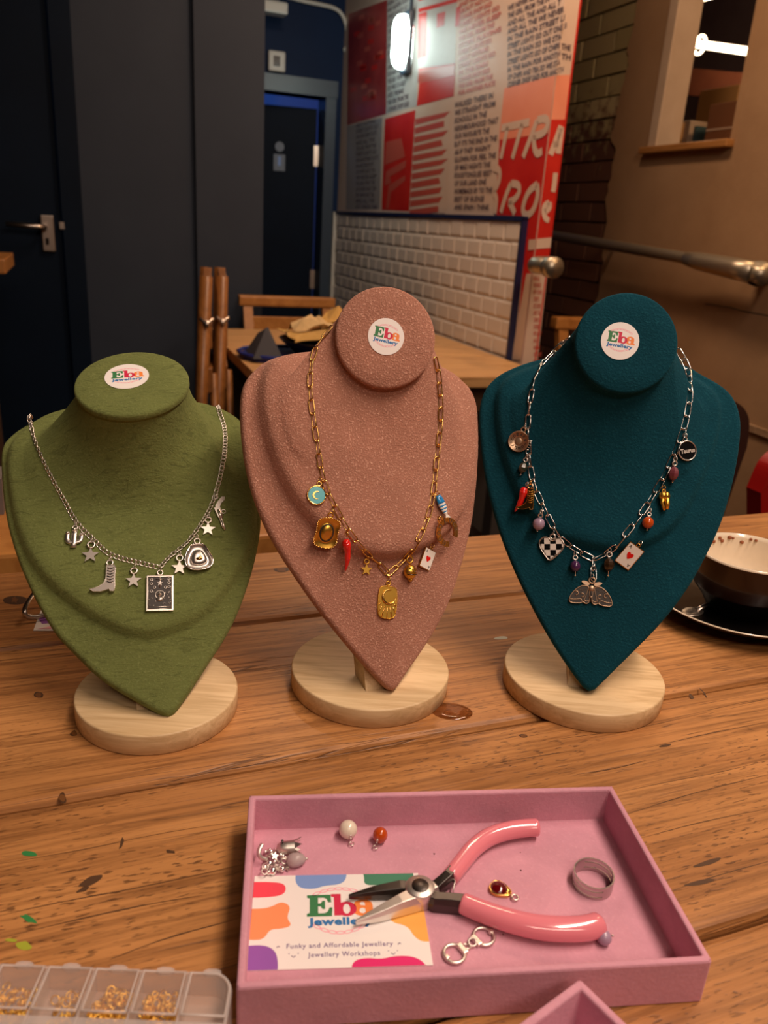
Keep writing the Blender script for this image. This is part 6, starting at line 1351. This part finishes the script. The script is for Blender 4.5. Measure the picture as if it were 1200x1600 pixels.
# handcuffs
c1 = on_z(710, 1490, ZF + .0012); c2 = on_z(756, 1463, ZF + .0012); o = empty('handcuff_charm', T3((c1 + c2) / 2), 'tiny silver handcuffs charm lying below the pliers joint', 'charm')
for c, s_ in ((c1, 1), (c2, -1)):
    d = (c2 - c1).normalized() * s_; a0 = math.atan2(d.y, d.x); mb = MB()
    P = [(c.x + .0050 * math.cos(a0 + a) * (1 if abs(a) > .5 else .9), c.y + .0050 * math.sin(a0 + a), c.z) for a in [2 * PI * k / 18 for k in range(18)]]
    mb.tube(P, .00085, 'silver', 8, closed=True, flat=.9); mb.box(.0034, .0062, -.0030, .0030, -.0009, .0011, 'silver', T3(c) @ RZ(a0), .0004); mb.box(-.0055, -.0035, -.001, .001, -.0010, .0012, 'silver', T3(c) @ RZ(a0), .0003); mb.build('cuff', o, Matrix())
d = (c2 - c1).normalized(); mid = (c1 + c2) / 2
for k, tt in enumerate((-.3, .3)):
    mb = MB(); mb.ring((0, 0, 0), .0019, .00055, 'silver', 14); mb.build('link', o, T3(mid + d * tt * .0062 + Vector((0, 0, .0006 * k))) @ RX(.3 * (1 if k else -1)))
# silver charm cluster at the left wall
def pz(x, y, z): return on_z(x, y, ZF + z)
o = empty('charm_cluster', T3(pz(440, 1345, 0)), 'tangled tiny silver charms with a frosted drop bead by the left tray wall', 'charm cluster')
M['frosted'] = plain('frosted_bead', (0.62, 0.50, 0.50), .35, trans=.35)
tpa, tpb = pz(431, 1326, .0045), pz(471, 1323, .0045); ax = (tpb - tpa).normalized(); zz = Vector((0, 0, 1)); yy = zz.cross(ax); TF = frame(tpa, yy, zz, ax)
mb = MB(); L_ = (tpb - tpa).length; mb.lathe([(0, 0), (.0022, .0008), (.0034, .003), (.0036, .006), (.0038, L_ * .72)], 'silver', 20, TF)
for k in range(6):
    a = 2 * PI * k / 6; r = .0038; vs = [(r * math.cos(a - .5), r * math.sin(a - .5), L_ * .7), (r * math.cos(a + .5), r * math.sin(a + .5), L_ * .7), (r * 1.35 * math.cos(a), r * 1.35 * math.sin(a), L_)]
    mb.add(vs + [(x * .93, y * .93, z) for x, y, z in vs], [(0, 1, 2), (3, 5, 4), (0, 2, 5, 3), (1, 4, 5, 2)], 'silver', TF)
mb.ball(TF @ Vector((0, .0036, .0035)), .0007, 'black_enamel', 8); mb.ball(TF @ Vector((.0022, .003, .0035)), .0007, 'black_enamel', 8); mb.build('bell_cap', o, Matrix())
a, b = pz(448, 1345, .0035), pz(478, 1342, .0035); ax = (b - a).normalized(); TF = frame(a, zz.cross(ax), zz, ax); L_ = (b - a).length
mb = MB(); mb.lathe([(0, 0), (.0022, .0004), (.0036, .003), (.0037, .0055), (.0026, .0085), (.0008, L_)], 'frosted', 20, TF); mb.build('frosted_bead', o, Matrix(), label='frosted grey drop bead'); mb = MB(); mb.ball(b + ax * .0004, .0008, 'silver', 8); mb.build('pin_end', o, Matrix())
mb = MB(); P = [pz(410, 1318, .009), pz(404, 1328, .008), pz(405, 1340, .005), pz(418, 1344, .003)]; mb.tube([tuple(p) for p in smooth_line([tuple(p) for p in P], 2)], [.0004] + [.0012] * (len(smooth_line([tuple(p) for p in P], 2)) - 2) + [.0008], 'silver', 8, flat=.5); mb.build('crescent_charm', o, Matrix())
mb = MB(); rs = random.Random(11)
for k in range(30):
    x, y = rs.uniform(412, 450), rs.uniform(1328, 1362); 
    if y < 1334 and x > 436: continue
    p = pz(x, y, .0011 + rs.random() * .0022)
    if k % 3 == 0: mb.ball(p, rs.uniform(.0009, .0016), 'bright_silver', 10)
    elif k % 3 == 1: mb.ring((0, 0, 0), .0017, .0004, 'silver', 12, T3(p) @ RX(rs.uniform(-.8, .8)) @ RY(rs.uniform(-.8, .8)))
    else: mb.prism(star5(0, 0, .0022), -.0003, .0003, 'silver', T3(p) @ RX(rs.uniform(-.5, .5)) @ RY(rs.uniform(-.5, .5)))
for x, y, r in ((421, 1350, .0019), (426, 1361, .0022), (441, 1358, .0017), (420, 1362, .0018)): mb.ball(pz(x, y, r), r, 'bright_silver', 14)
mb.build('silver_beads', o, Matrix(), kind='stuff')
# ================================================================== CLEAR COMPARTMENT BOX
m_, nt, b = new_mat('clear_plastic'); out = nt.nodes['Material Output']; tr = nt.nodes.new('ShaderNodeBsdfTransparent'); tr.inputs[0].default_value = (.97, .92, .88, 1); mx = nt.nodes.new('ShaderNodeMixShader'); lw = nt.nodes.new('ShaderNodeLayerWeight'); lw.inputs[0].default_value = .35
b.inputs['Base Color'].default_value = (.85, .82, .82, 1); b.inputs['Roughness'].default_value = .22
mr = nt.nodes.new('ShaderNodeMapRange'); mr.inputs[3].default_value = .03; mr.inputs[4].default_value = .25; nt.links.new(lw.outputs['Facing'], mr.inputs[0]); nt.links.new(mr.outputs[0], mx.inputs[0]); nt.links.new(tr.outputs[0], mx.inputs[1]); nt.links.new(b.outputs[0], mx.inputs[2]); nt.links.new(mx.outputs[0], out.inputs[0]); M['clear'] = m_
m2_, nt, b = new_mat('clear_plastic_edge'); out = nt.nodes['Material Output']; tr = nt.nodes.new('ShaderNodeBsdfTransparent'); tr.inputs[0].default_value = (.97, .92, .88, 1); mx = nt.nodes.new('ShaderNodeMixShader'); mx.inputs[0].default_value = .34; b.inputs['Base Color'].default_value = (.82, .78, .78, 1); b.inputs['Roughness'].default_value = .25
nt.links.new(tr.outputs[0], mx.inputs[1]); nt.links.new(b.outputs[0], mx.inputs[2]); nt.links.new(mx.outputs[0], out.inputs[0]); M['clear_edge'] = m2_
bx1, by1 = -.0500, .2500; XT = T3((bx1, by1, TZ)) @ RZ(math.radians(1.6)); BX = empty('compartment_box', XT, 'clear plastic box with flip-lid compartments holding gold findings, bottom left', 'box')
cwid, cdep, hz = .0198, .0205, .0195; ncol = 8
def hollow(mb, x0, x1, y0, y1, h, t, mat):
    mb.box(x0, x1, y0, y1, .0004, .0012, mat); mb.box(x0, x1, y0, y0 + t, .0012, h, mat); mb.box(x0, x1, y1 - t, y1, .0012, h, mat); mb.box(x0, x0 + t, y0 + t, y1 - t, .0012, h, mat); mb.box(x1 - t, x1, y0 + t, y1 - t, .0012, h, mat)
# body: outer shell with a rounded right-hand corner, inner partitions
mb = MB(); Wt = cwid * ncol
def arc(cx_, cy_, r, a0, a1, n=8): return [(cx_ + r * math.cos(math.radians(a0 + (a1 - a0) * i / n)), cy_ + r * math.sin(math.radians(a0 + (a1 - a0) * i / n))) for i in range(n + 1)]
outl = [(-Wt, -.0475), (-.004, -.0475)] + arc(-.004, -.0435, .004, -90, 0) + arc(-.010, -.010, .010, 0, 90) + [(-Wt, 0)]
inl = [(-Wt + .0012, -.0463), (-.0045, -.0463)] + arc(-.0045, -.043, .0033, -90, 0) + arc(-.010, -.010, .0088, 0, 90) + [(-Wt + .0012, -.0012)]
n = len(outl); vs = [(x, y, .0004) for x, y in outl] + [(x, y, hz) for x, y in outl] + [(x, y, hz) for x, y in inl] + [(x, y, .0072) for x, y in inl]
mb.add(vs, [(i + r * n, (i + 1) % n + r * n, (i + 1) % n + (r + 1) * n, i + (r + 1) * n) for r in range(3) for i in range(n)] + [tuple(range(n))[::-1], tuple(3 * n + i for i in range(n))], 'clear_edge')
mb.build('body', BX, XT)
mb = MB()
for k in range(1, ncol): mb.box(-k * cwid - .0005, -k * cwid + .0005, -.046, -.0012, .0074, hz - .0002, 'clear_edge')
mb.box(-Wt + .0012, -.0014, -.0262, -.0215, .0074, hz - .001, 'clear_edge'); mb.build('partition', BX, XT)
lid_me = None
for k in range(ncol):
    for row in range(2):
        x1 = -k * cwid - .0009; x0 = -(k + 1) * cwid + .0009; y1, y0 = (-.0010, -.0205) if row == 0 else (-.0272, -.0462)
        mb = MB(); LP = [(x0, y0), (x1, y0), (x1, y1), (x0, y1)]
        if k == 0 and row == 0: LP = [(x0, y0), (x1, y0)] + arc(x1 - .0085, y1 - .0085, .0085, 0, 90) + [(x0, y1)]
        mb.prism(LP, hz + .0001, hz + .0009, 'clear')
        cx_, cy_ = (x0 + x1) / 2, (y0 + y1) / 2; rim = [(cx_ + (x - cx_) * .86, cy_ + (y - cy_) * .86, hz + .0012) for x, y in LP]
        mb.tube([(cx_ + (x - cx_) * .97, cy_ + (y - cy_) * .97, hz + .0011) for x, y in LP], .0007, 'clear_edge', 6, closed=True)
        if row == 0: mb.prism(smooth_loop([(cx_ - .0040, y1 - .001), (cx_ - .0034, y1 + .0022), (cx_ + .0034, y1 + .0022), (cx_ + .0040, y1 - .001)], 1), hz - .0006, hz + .0009, 'clear_edge')
        mb.build('lid', BX, XT)
M['bright_gold'] = plain('bright_gold', (1.0, 0.70, 0.16), .4, 1.0)
def rings_heap(k, row, nn, s, lab, spread=.35, jr=.0014):
    rs = random.Random(s); mb = MB(); cx_ = -(k + .5) * cwid; cy_ = -.0115 if row == 0 else -.0365
    for i in range(nn):
        x = cx_ + rs.uniform(-1, 1) * cwid * spread; y = cy_ + rs.uniform(-1, 1) * .0075 - .001; z = .0090 + rs.random() * (.0045 if nn > 30 else .0015)
        mb.ring((0, 0, 0), jr * rs.uniform(.8, 1.25), .00034, 'bright_gold', 10, T3((x, y, z)) @ RX(rs.uniform(-1, 1)) @ RY(rs.uniform(-1, 1)), rs=5)
        if i % 9 == 0: mb.ball((x, y, z), .0011, 'bright_gold', 8)
    return mb.build('gold_findings', mw=XT, label=lab, cat='jewellery findings', kind='stuff')
rings_heap(1, 0, 75, 1, 'dense heap of gold jump rings in the compartment left of the empty one')
rings_heap(2, 0, 60, 2, 'heap of larger gold rings in the third compartment from the right end', jr=.002)
rings_heap(3, 0, 16, 3, 'a few gold rings in the fourth compartment from the right end', .26, .002)
rings_heap(4, 0, 60, 4, 'heap of gold pieces in the compartment cut by the left edge of the photo')
rings_heap(2, 1, 14, 5, 'few gold rings in the front row of the clear box', .3)
bpy.context.view_layer.update()
